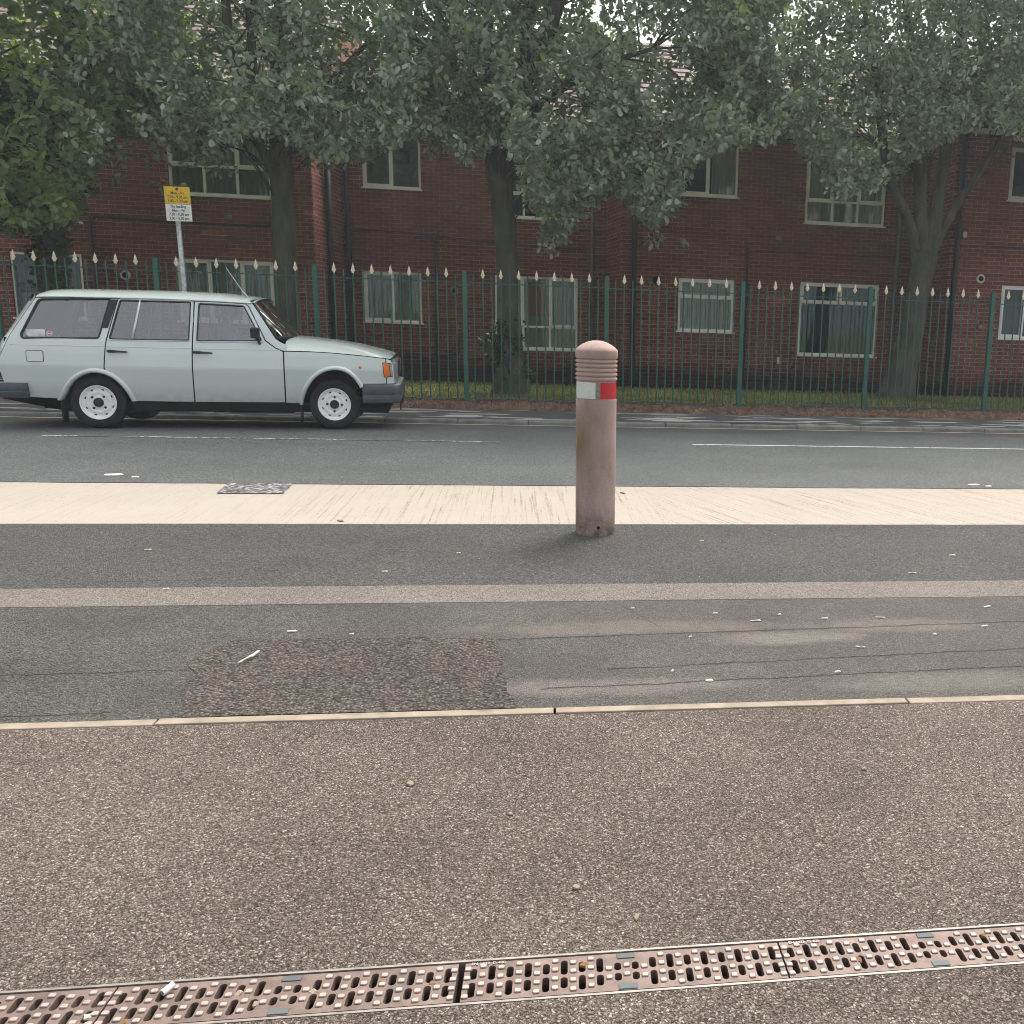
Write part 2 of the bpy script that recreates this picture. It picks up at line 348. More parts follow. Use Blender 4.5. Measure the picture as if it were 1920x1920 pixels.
def cellhole(mb, x0, x1, y0, y1, hx0, hx1, hy0, hy1, z, depth):
    cx, cy = (hx0+hx1)/2, (hy0+hy1)/2; r = (hx1-hx0)/2; n = 24; H = []; O = []
    for k in range(n):
        a = 2*math.pi*(k+.5)/n; dx, dy = math.cos(a), math.sin(a)
        yy = (hy1-r) if dy > 0 else (hy0+r)
        H.append((cx+r*dx, yy+r*dy))
        tt = min(((x1-cx) if dx > 0 else (x0-cx))/dx if abs(dx) > 1e-9 else 1e9, ((y1-cy) if dy > 0 else (y0-cy))/dy if abs(dy) > 1e-9 else 1e9)
        O.append((cx+dx*tt, cy+dy*tt))
    for c in ((x0, y0), (x1, y0), (x1, y1), (x0, y1)):     # snap nearest outline point to the cell corner
        j = min(range(n), key=lambda i: (O[i][0]-c[0])**2+(O[i][1]-c[1])**2); O[j] = c
    vs = [(*p, z) for p in O]+[(*p, z) for p in H]+[(cx+(p[0]-cx)*.93, cy+(p[1]-cy)*.97, z-.004) for p in H]+[(cx+(p[0]-cx)*.9, cy+(p[1]-cy)*.96, z-depth) for p in H]
    fs = [(a*n+k, a*n+(k+1) % n, (a+1)*n+(k+1) % n, (a+1)*n+k) for a in range(3) for k in range(n)]
    mb.add(vs, fs)
def grate_unit(x0, label, kind):
    root = thing('drain_grate', label, 'drain grate', (x0, GY0, 0), 'cast iron drain gratings in the footway')
    W = GY1-GY0; mb = MB(); L = UL-(.012 if kind else .002); ym = W*.5; b = .0085
    mb.quad((0, 0, 0), (L, 0, 0), (L, b, 0), (0, b, 0)); mb.quad((0, W-b, 0), (L, W-b, 0), (L, W, 0), (0, W, 0))
    for y0, y1 in ((0, b), (W-b, W)): pass
    for side, (ya, yb) in enumerate(((b, ym), (ym, W-b))):
        for i in range(NS):
            xa, xb = i*L/NS, (i+1)*L/NS; cx = (xa+xb)/2
            long_ = (i+side) % 2 == 0; mid = i in (8, 9)
            h0, h1 = (ya+.002, yb-.003) if long_ else ((ya+.006, yb-.010) if side else (ya+.010, yb-.006))
            if mid: h0, h1 = (ya+.004, ya+.028) if side else (yb-.028, yb-.004)
            cellhole(mb, xa, xb, ya, yb, cx-.0074, cx+.0074, h0, h1, 0, .018)
    mb.box(0, L, 0, .004, -.03, -.0005); mb.box(0, L, W-.004, W, -.03, -.0005); mb.box(0, .004, .004, W-.004, -.03, -.0005); mb.box(L-.004, L, .004, W-.004, -.03, -.0005)
    mb.build('grating', m_cast, root)
    st = MB()
    for i in range(NS+1):
        for j in range(4):
            cx = i*L/NS; cy = b+.008+j*(W-2*b-.016)/3+(.0035 if i % 2 else -.0035)
            if cx < .005: cx = .007
            if cx > L-.005: cx = L-.007
            if j in (0, 3) and i in (8, 9, 10) : continue
            a, c2 = .0066, .0056
            n = 12
            ring = lambda s, z: [(cx+a*s*math.copysign(abs(math.cos(q))**.5, math.cos(q)), cy+c2*s*math.copysign(abs(math.sin(q))**.5, math.sin(q)), z) for q in [2*math.pi*k/n for k in range(n)]]
            vs = ring(1.15, .0002)+ring(1., .0024)+ring(.85, .0034)
            st.add(vs, [(k+t*n, (k+1) % n+t*n, (k+1) % n+(t+1)*n, k+(t+1)*n) for t in (0, 1) for k in range(n)]+[tuple(range(2*n, 3*n))])
    so_ = st.build('stud', m_cast, root); so_['kind'] = 'stuff'
    for y in (.002, W-.018):
        MB().box(L*.5-.019, L*.5+.019, y, y+.016, -.004, .0022).build('clip', m_clip, root, bevel=.001)
    return root, L, W
GL = ['cast iron drain grating under the left edge of the photo', 'drain grating with the white butt lying on it, left of the open joint',
      'drain grating right of the open joint with raised lettering along its rim', 'drain grating at the bottom right of the footway']
grates = []
for i, (k, lb) in enumerate(zip((-2, -1, 0, 1), GL)):
    grates.append(grate_unit(-.21+k*.670, lb, i == 1))

def text_mesh(body, size, name, mat, parent, loc, rot=(0, 0, 0), depth=.0006, align='CENTER', xs=1.):
    cu = bpy.data.curves.new(name+'_c', 'FONT'); cu.body = body; cu.size = size; cu.align_x = align; cu.extrude = depth; cu.resolution_u = 3; cu.offset = size*.022
    tmp = bpy.data.objects.new('tmp', cu); COL.objects.link(tmp); bpy.context.view_layer.update()
    me = bpy.data.meshes.new_from_object(tmp.evaluated_get(bpy.context.evaluated_depsgraph_get())); bpy.data.objects.remove(tmp)
    o = link(name, me, mat, parent); o.location = loc; o.rotation_euler = rot; o.scale.x = xs; return o
m_castlight = simple('rubbed_cast_iron', (.42, .34, .29), .5, .4, .3)
for gi, gx in ((2, .012), (3, .02)):
    r_, L, W = grates[gi]
    text_mesh('EN 1433  D 400', .0105, 'lettering', m_castlight, r_, (gx, W-.0088, .0012), align='LEFT', depth=.001)

# ------------------------------------------------ block of flats
def brick():
    t = NT('red_brick', .85, .2)
    X, Y, Z = t.xyz(); u = t.math('ADD', X, Y); vec = t.n('ShaderNodeCombineXYZ', {0: u, 1: Z, 2: 0.}).outputs[0]
    vec = t.n('ShaderNodeMixRGB', {0: .004, 1: vec, 2: t.noise(30, 2, vec=vec, out=1)}).outputs[0]
    br = t.n('ShaderNodeTexBrick', {'Vector': vec, 'Color1': (.165, .043, .028), 'Color2': (.24, .068, .042), 'Mortar': (.36, .255, .21), 'Scale': 1., 'Mortar Size': .0062, 'Mortar Smooth': .2, 'Bias': -.1, 'Brick Width': .225, 'Row Height': .075})
    c = br.outputs['Color']
    odd = t.ramp(t.n('ShaderNodeTexWhiteNoise', {0: t.n('ShaderNodeCombineXYZ', {0: t.math('FLOOR', t.math('DIVIDE', u, .45)), 1: t.math('FLOOR', t.math('DIVIDE', Z, .075))}).outputs[0]}).outputs[0], (.0, .75), (.9, 1.1), (.985, 1.1), (1., 1.7))
    c = t.mix(1., c, odd, 'MULTIPLY')
    st = t.ramp(t.noise(.55, 6, .6), (.3, .72), (.7, 1.15)); c = t.mix(1., c, st, 'MULTIPLY')
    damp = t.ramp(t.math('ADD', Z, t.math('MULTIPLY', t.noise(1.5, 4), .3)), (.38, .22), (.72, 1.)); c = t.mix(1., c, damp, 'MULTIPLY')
    c = t.mix(1., c, t.ramp(t.noise(60, 3, vec=vec), (.3, .8), (.7, 1.2)), 'MULTIPLY')
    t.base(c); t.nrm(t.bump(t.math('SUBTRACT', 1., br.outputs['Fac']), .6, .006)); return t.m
m_brick = brick()
def tiles():
    t = NT('concrete_roof_tiles', .8, .25)
    X, Y, Z = t.xyz()
    ridge = t.math('ABSOLUTE', t.math('SINE', t.math('MULTIPLY', X, math.pi/.3)))
    c = t.mix(t.noise(7, 5), (.15, .11, .10), (.25, .185, .17)); t.base(t.mix(1., c, t.ramp(ridge, (0., .6), (.3, 1.)), 'MULTIPLY'))
    t.nrm(t.bump(ridge, .6, .02)); return t.m
m_tile = tiles()
m_pvc = simple('white_window_frame', (.88, .87, .83), .45, .4, var=.12, vs=3); m_pvc2 = simple('bright_white_frame', (.80, .80, .79), .4, .4, var=.05)
m_fascia = simple('painted_fascia', (.55, .54, .50), .5, .3, var=.2)
m_black = simple('black_plastic_pipe', (.012, .013, .016), .45, .4); m_greypipe = simple('grey_plastic_pipe', (.13, .145, .15), .5, .35, var=.3)
m_vent = simple('white_vent', (.6, .6, .57), .6, .3); m_ventdark = simple('dark_vent_hole_shade', (.015, .015, .015), .9, .1)  # near-black for the dark vent, painted shade for mouths, holes and slots
m_boxgrey = simple('grey_box', (.20, .20, .21), .6, .3)
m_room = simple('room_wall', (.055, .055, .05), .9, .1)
def glass(name, tint=(.85, .9, .88), refl=1.):
    t = NT(name); t.t.nodes.remove(t.b)
    fr = t.n('ShaderNodeFresnel', {'IOR': 1.52}).outputs[0]; fr = t.math('MULTIPLY', fr, 1.9*refl, clamp=True)
    gl = t.n('ShaderNodeBsdfGlossy', {'Color': (1, 1, 1, 1), 'Roughness': .012, 'Normal': t.bump(t.noise(1.6, 2), .012, .05)})
    tr = t.n('ShaderNodeBsdfTransparent', {'Color': (*tint, 1)})
    mx = t.n('ShaderNodeMixShader', {0: fr, 1: tr.outputs[0], 2: gl.outputs[0]}); t.t.links.new(mx.outputs[0], t.out.inputs[0]); return t.m
m_glass = glass('window_glass')
def curtain(name, c, tr=.3):
    t = NT(name, .85, .1); t.base(t.mix(t.noise(1., 3, .6, t.co((18, 18, .6))), tuple(x*.75 for x in c), c))
    d = t.n('ShaderNodeBsdfTranslucent', {'Color': (*c, 1)}); mx = t.n('ShaderNodeMixShader', {0: tr, 1: t.b.outputs[0], 2: d.outputs[0]})
    t.t.links.new(mx.outputs[0], t.out.inputs[0]); return t.m
m_net = curtain('net_curtain', (.66, .70, .62)); m_green = curtain('green_curtain', (.03, .20, .11)); m_dkgreen = curtain('dark_green_curtain', (.02, .075, .055)); m_beige = curtain('beige_curtain', (.58, .60, .50))
m_orange = curtain('brick_reflection', (.5, .24, .16), .1)  # orange tone painted as the reflection of brick housing opposite

flats = thing('apartment_building', 'two storey red brick block of flats with white framed windows behind the green railings', 'building', (0, 20, -.1))
def part(mb, name, mat, parent=flats, **k):
    o = mb.build(name, mat, parent, **k)
    if parent is flats: o.matrix_parent_inverse = Matrix.Translation((0, -20, .1))
    return o
YL, YA, YB, YC = 19.3, 21.2, 19.75, 18.1
LX, AX = -4.72, -4.60
EZ = 5.15
# windows: sec, x0,x1,z0,z1, rows [(z fraction, [column fractions], casement flags)], curtain, frame
WIN = [
 ('L', -9.97, -8.77, 1.03, 2.20, [(1., [1.], '0')], 'g', 0), ('L', -7.19, -5.47, 1.06, 2.20, [(1., [.33, .67, 1.], '101')], 'n', 0),
 ('L', -7.20, -5.43, 3.33, 4.80, [(.34, [.33, .67, 1.], '000'), (1., [.33, .67, 1.], '101')], 'n', 0),
 ('A', -4.20, -3.04, 3.85, 4.92, [(1., [.5, 1.], '10')], '-', 0), ('A', -4.26, -3.08, 1.14, 2.18, [(1., [.5, 1.], '10')], 'n', 0),
 ('A', -1.55, .19, 3.39, 4.85, [(.32, [.33, .67, 1.], '000'), (1., [.33, .67, 1.], '101')], '-', 0),
 ('A', -1.58, .18, .66, 2.20, [(.30, [.33, .67, 1.], '000'), (1., [.33, .67, 1.], '101')], 'b', 0),
 ('B', 2.20, 3.36, 3.85, 4.83, [(1., [.48, 1.], '10')], 'h', 0), ('B', 2.20, 3.36, 1.17, 2.23, [(.66, [1.], '0'), (1., [1.], '1')], 'n', 0),
 ('B', 4.77, 6.47, 3.43, 4.85, [(.30, [.33, .67, 1.], '000'), (1., [.33, .67, 1.], '101')], 'n', 0),
 ('B', 4.75, 6.46, .75, 2.25, [(.74, [1.], '0'), (1., [.5, 1.], '11')], 'k', 0),
 ('C', 8.38, 9.62, 3.87, 4.85, [(1., [.5, 1.], '10')], '-', 1), ('C', 8.42, 9.62, 1.24, 2.27, [(1., [.42, 1.], '10')], '-', 1),
 ('L', -13.2, -11.5, 1.06, 2.2, [(1., [.33, .67, 1.], '101')], 'n', 0), ('L', -13.2, -11.5, 3.33, 4.8, [(.34, [.33, .67, 1.], '000'), (1., [.33, .67, 1.], '101')], 'n', 0), ('L', -9.97, -8.77, 3.85, 4.85, [(1., [.5, 1.], '10')], 'n', 0)]
SEC = {'L': (-26., LX, YL), 'A': (AX, .76, YA), 'B': (1.03, 7.29, YB), 'C': (7.29, 24., YC)}
REV = .075
for key, (x0, x1, Yf) in SEC.items():
    ws = [w for w in WIN if w[0] == key]; mb = MB()
    xs = sorted({x0, x1, *[w[1] for w in ws], *[w[2] for w in ws]}); zs = sorted({-.4, EZ, *[w[3] for w in ws], *[w[4] for w in ws]})
    for i in range(len(xs)-1):
        for j in range(len(zs)-1):
            cx, cz = (xs[i]+xs[i+1])/2, (zs[j]+zs[j+1])/2
            if any(w[1] < cx < w[2] and w[3] < cz < w[4] for w in ws): continue
            mb.quad((xs[i], Yf, zs[j]), (xs[i+1], Yf, zs[j]), (xs[i+1], Yf, zs[j+1]), (xs[i], Yf, zs[j+1]))
    for w in ws:
        a, b, c, d = w[1:5]; Y2 = Yf+REV+.1
        mb.quad((a, Yf, c), (a, Yf, d), (a, Y2, d), (a, Y2, c)); mb.quad((b, Yf, d), (b, Yf, c), (b, Y2, c), (b, Y2, d))
        mb.quad((a, Yf, d), (b, Yf, d), (b, Y2, d), (a, Y2, d)); mb.quad((b, Yf, c), (a, Yf, c), (a, Y2, c), (b, Y2, c))
    if key == 'L': mb.quad((LX, Yf, -.4), (AX, YA, -.4), (AX, YA, EZ), (LX, Yf, EZ))
    if key == 'B': mb.quad((.76, YA, -.4), (x0, Yf, -.4), (x0, Yf, EZ), (.76, YA, EZ))
    if key == 'C': mb.quad((7.23, YB, -.4), (x0, Yf, -.4), (x0, Yf, EZ), (7.23, YB, EZ)); mb.quad((x1, Yf, -.4), (x1, 28, -.4), (x1, 28, EZ), (x1, Yf, EZ))
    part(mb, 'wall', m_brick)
MB_ = MB().quad((-26, 28, -.4), (-26, 28, EZ), (24, 28, EZ), (24, 28, -.4)).quad((-26, YL, -.4), (-26, YL, EZ), (-26, 28, EZ), (-26, 28, -.4)); part(MB_, 'wall', m_brick)
for (sec, x0, x1, z0, z1, rows, cur, bright) in WIN:
    Yf = SEC[sec][2]; y0 = Yf+.03; y1 = y0+.06; fwid = .05; fr = MB(); pn = MB()
    fr.box(x0+.004, x1-.004, y0, y1, z0+.004, z0+fwid); fr.box(x0+.004, x1-.004, y0, y1, z1-fwid, z1-.004)
    fr.box(x0+.004, x0+fwid, y0, y1, z0+fwid, z1-fwid); fr.box(x1-fwid, x1-.004, y0, y1, z0+fwid, z1-fwid)
    zi0, zi1 = z0+fwid, z1-fwid; prev = 0.
    for ri, (rf, cols, fl) in enumerate(rows):
        za = zi0+(zi1-zi0)*prev+(.022 if ri else 0); last = ri == len(rows)-1; zb = zi0+(zi1-zi0)*rf-(0 if last else .022); prev = rf
        if not last: fr.box(x0+fwid, x1-fwid, y0+.002, y1-.002, zb, zb+.044)
        pc = 0.
        for ci, cf in enumerate(cols):
            xi0, xi1 = x0+fwid, x1-fwid; xa = xi0+(xi1-xi0)*pc+(.022 if ci else 0); lc = ci == len(cols)-1; xb = xi0+(xi1-xi0)*cf-(0 if lc else .022); pc = cf
            if not lc: fr.box(xb, xb+.044, y0+.002, y1-.002, za, zb)
            if fl[ci] == '1':
                s_ = .042; q0 = y0-.014; q1 = y1-.01
                fr.box(xa-.012, xb+.012, q0, q1, za-.012, za+s_-.012); fr.box(xa-.012, xb+.012, q0, q1, zb-s_+.012, zb+.012)
                fr.box(xa-.012, xa+s_-.012, q0, q1, za+s_-.012, zb-s_+.012); fr.box(xb-s_+.012, xb+.012, q0, q1, za+s_-.012, zb-s_+.012)
            pn.quad((xa, y0+.03, za), (xb, y0+.03, za), (xb, y0+.03, zb), (xa, y0+.03, zb))
    wo = part(fr, 'window', m_pvc2 if bright else m_pvc, bevel=.004)
    def sub(mb, nm, mt, **k): return mb.build(nm, mt, wo, **k)
    def sub2(mb, nm, mt, **k):
        o = mb.build(nm, mt, wo, **k); return o
    sub2(pn, 'pane', m_glass)
    sub2(MB().box(x0-.03, x1+.03, Yf-.035, Yf+.029, z0-.028, z0+.003), 'sill', m_pvc2 if bright else m_pvc, bevel=.005)
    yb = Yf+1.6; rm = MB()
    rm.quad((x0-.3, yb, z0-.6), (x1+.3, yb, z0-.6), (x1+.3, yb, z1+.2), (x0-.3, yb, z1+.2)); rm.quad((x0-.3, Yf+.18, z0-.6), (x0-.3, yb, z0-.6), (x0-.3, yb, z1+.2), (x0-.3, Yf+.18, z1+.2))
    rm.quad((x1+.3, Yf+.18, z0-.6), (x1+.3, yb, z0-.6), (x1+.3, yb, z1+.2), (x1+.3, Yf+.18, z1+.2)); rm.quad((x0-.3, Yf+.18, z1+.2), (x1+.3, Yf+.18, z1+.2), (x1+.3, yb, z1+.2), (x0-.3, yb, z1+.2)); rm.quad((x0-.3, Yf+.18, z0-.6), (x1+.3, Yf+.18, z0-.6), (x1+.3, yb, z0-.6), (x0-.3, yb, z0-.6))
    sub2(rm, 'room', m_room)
    def drape(a, b, zz0, zz1, mt, amp=.018, per=.09):
        n = max(8, int((b-a)/.012)); Pg = []
        for zz in (zz0, zz1): Pg.append([(a+(b-a)*i/n, y1+.09+amp*math.sin(i*.012/per*6.28+math.sin(i*.05)*2), zz) for i in range(n+1)])
        sub2(MB().grid(Pg), 'curtain', mt, smooth=True)
    wdt = x1-x0
    if cur == 'n': drape(x0+.02, x1-.02, z0, z1, m_net if (x0*7) % 2 < 1.2 else m_beige)
    if cur == 'b': drape(x0+.02, x1-.02, z0, z1, m_beige); sub2(MB().box(x0+wdt*.34, x0+wdt*.66, y1+.03, y1+.04, z0+.7, z1-.12), 'reflection_panel', m_orange)  # orange sheet added behind the glass to imitate a reflected brick house
    if cur == 'h': drape(x0+wdt*.55, x1-.02, z0, z1, m_beige)
    if cur == 'g': drape(x0+.02, x0+wdt*.45, z0+.62, z1, m_green); drape(x0+wdt*.78, x1-.02, z0, z1, m_green); drape(x0+.05, x0+wdt*.6, z0, z0+.45, m_net)
    if cur == 'k': drape(x0+.02, x1-.02, z0, z1, m_dkgreen, .025, .14)
# roofs: stepped courses of tiles, fascia, gutter
for key, (x0, x1, Yf) in SEC.items():
    if key == 'A': x0, x1 = LX-.0, .9
    if key == 'B': x0 = .9
    n = 17; pitch = R(29); c0 = .32; Pg = []; ye = Yf-.34; ze = EZ+.02
    for k in range(n):
        for (tt, hz) in ((k*c0, .028), ((k+1)*c0-.0, 0.)):
            Pg.append([(x, ye+tt*math.cos(pitch), ze+tt*math.sin(pitch)+hz) for x in (x0, x1)])
    tp = n*c0; Pg.append([(x, ye+2*tp*math.cos(pitch), ze) for x in (x0, x1)])
    ro = part(MB().grid(Pg), 'roof', m_tile)
    if key in 'LC':   # gable triangle facing the stepped-back neighbour
        xg = x1 if key == 'L' else x0; part(MB().add([(xg, ye, ze), (xg, ye+2*tp*math.cos(pitch), ze), (xg, ye+tp*math.cos(pitch), ze+tp*math.sin(pitch))], [(0, 1, 2)]), 'gable', m_brick)
    part(MB().box(x0, x1, Yf-.33, Yf-.005, EZ-.03, EZ-.0).box(x0, x1, Yf-.355, Yf-.332, EZ-.17, EZ+.01), 'fascia', m_fascia)
    part(MB().tube([(x0, Yf-.41, EZ-.03), (x1, Yf-.41, EZ-.03)], .055, 10), 'gutter', m_black)
def pipe(name, pts, r, mat): part(MB().tube(pts, r, 10), name, mat, smooth=True)
pipe('downpipe', [(-8.55, YL-.06, 2.86), (-8.55, YL-.06, -.2)], .03, m_black)
pipe('downpipe', [(-4.60, 20.0, EZ), (-4.60, 20.0, -.2)], .06, m_black); pipe('downpipe', [(-4.50, YA-.09, EZ), (-4.50, YA-.09, -.2)], .055, m_black)
pipe('downpipe', [(-2.76, YA-.05, 2.84), (-2.80, YA-.05, -.15)], .03, m_black); pipe('downpipe', [(-2.79, YA-.05, .45), (-2.35, YA-.05, .52), (-2.35, YA-.05, .95)], .028, m_black); pipe('downpipe', [(-2.85, YA-.05, .4), (-4.4, YA-.05, .5)], .02, m_black)
pipe('downpipe', [(.48, YA-.06, EZ), (.48, YA-.06, -.15)], .035, m_greypipe)
pipe('downpipe', [(.985, 20.3, 2.6), (.985, 20.3, -.1)], .022, m_greypipe)
pipe('downpipe', [(1.28, YB-.07, EZ), (1.28, YB-.07, -.1)], .05, m_black)
pipe('downpipe', [(3.60, YB-.05, 2.88), (3.60, YB-.05, -.1)], .027, m_black)
pipe('downpipe', [(6.78, YB-.06, EZ), (6.78, YB-.06, -.1)], .045, m_greypipe)
pipe('downpipe', [(7.40, YC-.06, EZ), (7.40, YC-.06, -.1)], .055, m_black)
def cable(pts, r=.011): part(MB().tube(cat_rom(pts, 6), r, 6), 'cable', m_black)
cable([(-8.5, YL-.02, 2.86), (-7.2, YL-.02, 2.84), (-6.2, YL-.02, 2.83), (-5.1, YL-.02, 2.84)], .02)
cable([(-4.4, YA-.02, 3.02), (-3.0, YA-.02, 2.96), (-1.6, YA-.02, 2.86), (.4, YA-.02, 2.80)], .012)
cable([(3.65, YB-.02, 2.8), (5, YB-.02, 2.83), (6.7, YB-.02, 2.8)], .008); cable([(7.5, YC-.02, 2.98), (9, YC-.02, 2.99), (11, YC-.02, 2.98)], .012)
def vent(x, y, z, mat=m_vent):
    o = part(MB().lathe([(.0, -.005), (.05, -.005), (.055, -.05), (.085, -.045), (.088, 0)], 20, 'y', (x, y, z)), 'wall_vent', mat, smooth=True, auto=40)
    MB().lathe([(0, -.03), (.05, -.052)], 16, 'y', (x, y, z)).build('vent_mouth', m_ventdark, o)
vent(-8.04, YL, 1.85); vent(7.95, YC, 2.37); vent(-2.41, YA, 1.84, m_boxgrey); vent(1.75, YB, 2.17, m_ventdark)
for (x, y, z, a, b, mt) in ((-6.2, YL, 2.98, .065, .055, m_boxgrey), (4.23, YB, 3.10, .055, .05, m_boxgrey), (7.54, YC, 3.18, .04, .055, m_vent), (4.35, YB, .62, .035, .07, m_vent), (8.02, YC, 1.45, .05, .035, m_kerb), (-2.3, YA, 3.55, .05, .03, m_boxgrey)):
    part(MB().box(x-a, x+a, y-.07, y-.001, z-b, z+b), 'junction_box', mt, bevel=.006)

# ------------------------------------------------ railings
def greenpaint():
    t = NT('green_paint', .45, .4); chip = t.ramp(t.noise(34, 4, .7), (.70, 0.), (.74, 1.))
    c = t.mix(t.noise(2.5, 4), (.018, .088, .068), (.028, .125, .097)); t.base(t.mix(chip, c, (.11, .09, .08))); return t.m
m_fgreen = greenpaint(); m_cream = simple('cream_paint', (.82, .72, .52), .55, .35, var=.2, vs=25)
FY = 14.0; PX = [-9.41, -7.43, -5.455, -3.44, -1.45, .53, 2.507, 4.445, 6.385, 8.35]
def frail(x): return interp(x, [-7, 7], [1.79, 1.772]), .165
def bar_me(h):
    return MB().tube([(0, 0, .0), (0, 0, h)], .0085, 8)
TOPN = [0]
post_l = ['at the left edge behind the roof of the car', 'seen above the rear of the car roof', 'rising behind the bonnet of the car', 'between the small window and the forked tree', 'directly behind the bollard', 'beside the small two part window', 'in front of the wide dark green window', 'in front of the bright brick corner', 'beyond the right edge']
m_sp = None
def spear(parent, h):
    mb = MB(); t = .008; o = [(0, .125), (.012, .085), (.020, .045), (.031, .028), (.018, .012), (.008, -.012)]
    pts = o+[(-x, z) for x, z in o[:0:-1]]; pts = pts[:]; n = len(pts)
    vs = [(x, -t*(1 if 0 < i < n else .4), z) for i, (x, z) in enumerate(pts)]+[(x, t, z) for x, z in pts]+[(0, -.016, .03)]
    fs = [(i, 2*n, (i+1) % n)[::-1] if False else (i, (i+1) % n, 2*n) for i in range(n)]+[tuple(range(n, 2*n))[::-1]]+[(i, i+n, (i+1) % n+n, (i+1) % n) for i in range(n)]
    mb.add(vs, fs); return mb
bar_mesh = None; spear_mesh = None
panel_l = ['at the far left behind the back of the car', 'behind the car before the green curtained window', 'crossed by the parking sign pole', 'behind the bonnet in front of the two light window', 'in front of the forked tree and its ivy', 'whose left end stands behind the bollard', 'before the wide dark green window', 'in front of the thick grey trunk', 'at the right edge before the bright brick wall']
for i, x in enumerate(PX):
    if x > 8.4: continue
    p = thing('fence_post', 'green square railing post '+(post_l[i-1] if i > 0 else 'outside the left edge'), 'fence post', (x, FY, 0), 'green posts of the railings')
    w = .032
    ob = MB().box(-w, w, -w, w, -.05, 1.945).build('shaft', m_fgreen, p, bevel=.004)
    MB().box(-.022, .022, -.022, .022, 1.945, 1.953).build('cap', m_fgreen, p, bevel=.004)
    for zz in (frail(x)[0]-.01, .165):
        MB().tube([(-w-.05, .0, zz), (w+.05, .0, zz)], .013, 8).build('bracket', m_fgreen, p)
for i in range(len(PX)-1):
    xa, xb = PX[i]+.032, PX[i+1]-.032; xm = (xa+xb)/2; zt, zb = frail(xm)
    p = thing('iron_railing', 'green railing with cream spearheads '+panel_l[i], 'railing', (xm, FY, 0), 'green railing panels')
    for zz in (zt, zb):
        MB().box(xa-xm, xb-xm, -.019, .019, zz-.006, zz+.006).build('rail', m_fgreen, p)
    n = 15; pt = (PX[i+1]-PX[i])/16
    for k in range(n):
        xx = PX[i]+(k+1)*pt-xm; sp_ = k % 2 == 1
        top = 1.855 if sp_ else 1.90
        if bar_mesh is None: bar_mesh = {}
        if top not in bar_mesh:
            ob = MB().tube([(0, 0, .16), (0, 0, top)], .0105, 8).build('bar_master', m_fgreen); bar_mesh[top] = ob.data; bpy.data.objects.remove(ob)
        b = bpy.data.objects.new('bar', bar_mesh[top]); COL.objects.link(b); b.parent = p; b.location = (xx, 0, 0)
        if sp_:
            if spear_mesh is None:
                ob = spear(None, 0).build('spearhead', m_cream); spear_mesh = ob.data; bpy.data.objects.remove(ob)
            s2 = bpy.data.objects.new('spearhead', spear_mesh); COL.objects.link(s2); s2.parent = b; s2.location = (0, 0, 1.86)
            s2.rotation_euler = (0, R(random.uniform(-2, 2)), R(random.uniform(-12, 12)))

# ------------------------------------------------ bollard
def bollmat():
    t = NT('pink_granite_concrete', .8, .25)
    v = t.voro(480); hsh = t.n('ShaderNodeSeparateColor', {0: v.outputs['Color']}).outputs[0]
    c = t.ramp(hsh, (0, (.34, .235, .20)), (.5, (.42, .30, .255)), (1., (.50, .375, .325)))
    X, Y, Z = t.xyz(); st = t.ramp(t.noise(5, 6, .65, t.co((1, 1, .35))), (.3, .62), (.6, 1.05)); c = t.mix(1., c, st, 'MULTIPLY')
    left = t.n('ShaderNodeMapRange', {0: X, 1: .02, 2: -.12}).outputs[0]
    zz = t.math('MULTIPLY', t.n('ShaderNodeMapRange', {0: Z, 1: .35, 2: .55}).outputs[0], t.n('ShaderNodeMapRange', {0: Z, 1: .86, 2: .6}).outputs[0])
    alg = t.math('MULTIPLY', t.math('MULTIPLY', left, zz), t.ramp(t.noise(9, 5, .6, t.co((1, 1, .4))), (.28, 0.), (.52, 1.)))
    c = t.mix(t.math('MULTIPLY', alg, .9), c, (.12, .11, .035))
    gr = t.math('MULTIPLY', t.n('ShaderNodeMapRange', {0: Z, 1: .22, 2: .0}).outputs[0], t.ramp(t.noise(14, 5, .7), (.35, .15), (.6, 1.)))
    c = t.mix(t.math('MULTIPLY', gr, .9), c, (.06, .052, .045))
    t.base(c); t.nrm(t.bump(t.noise(260, 3), .35, .003)); return t.m
m_boll = bollmat()
BO = thing('bollard', 'pink granite concrete bollard with ringed neck and red and white reflectors', 'bollard', (.167, 5.955, 0))
pr = [(0, 1.208), (.03, 1.206), (.06, 1.198), (.09, 1.184), (.112, 1.168), (.126, 1.154), (.1298, 1.147), (.1302, 1.14), (.130, 1.105), (.127, 1.100)]
z = 1.100
for k in range(5):
    h = .0268; pr += [(.120, z-.002), (.1195, z-.006), (.125, z-.008), (.1285, z-.0125), (.1290, z-.018), (.1275, z-.0235), (.122, z-h+.0008)]; z -= h
pr += [(.120, z-.002), (.1205, .855), (.1245, .852), (.1255, .846), (.1245, .4), (.124, 0), (.124, -.1)]
MB().lathe(pr, 64).build('shaft', m_boll, BO, True, auto=35)
m_refw = simple('white_reflective_sheet', (.62, .66, .62), .35, .5, var=.08, vs=40); m_refr = simple('red_reflective_sheet', (.50, .012, .020), .35, .5, var=.15, vs=40); m_strip2 = simple('grey_joint_strip', (.25, .22, .21), .5, .4)
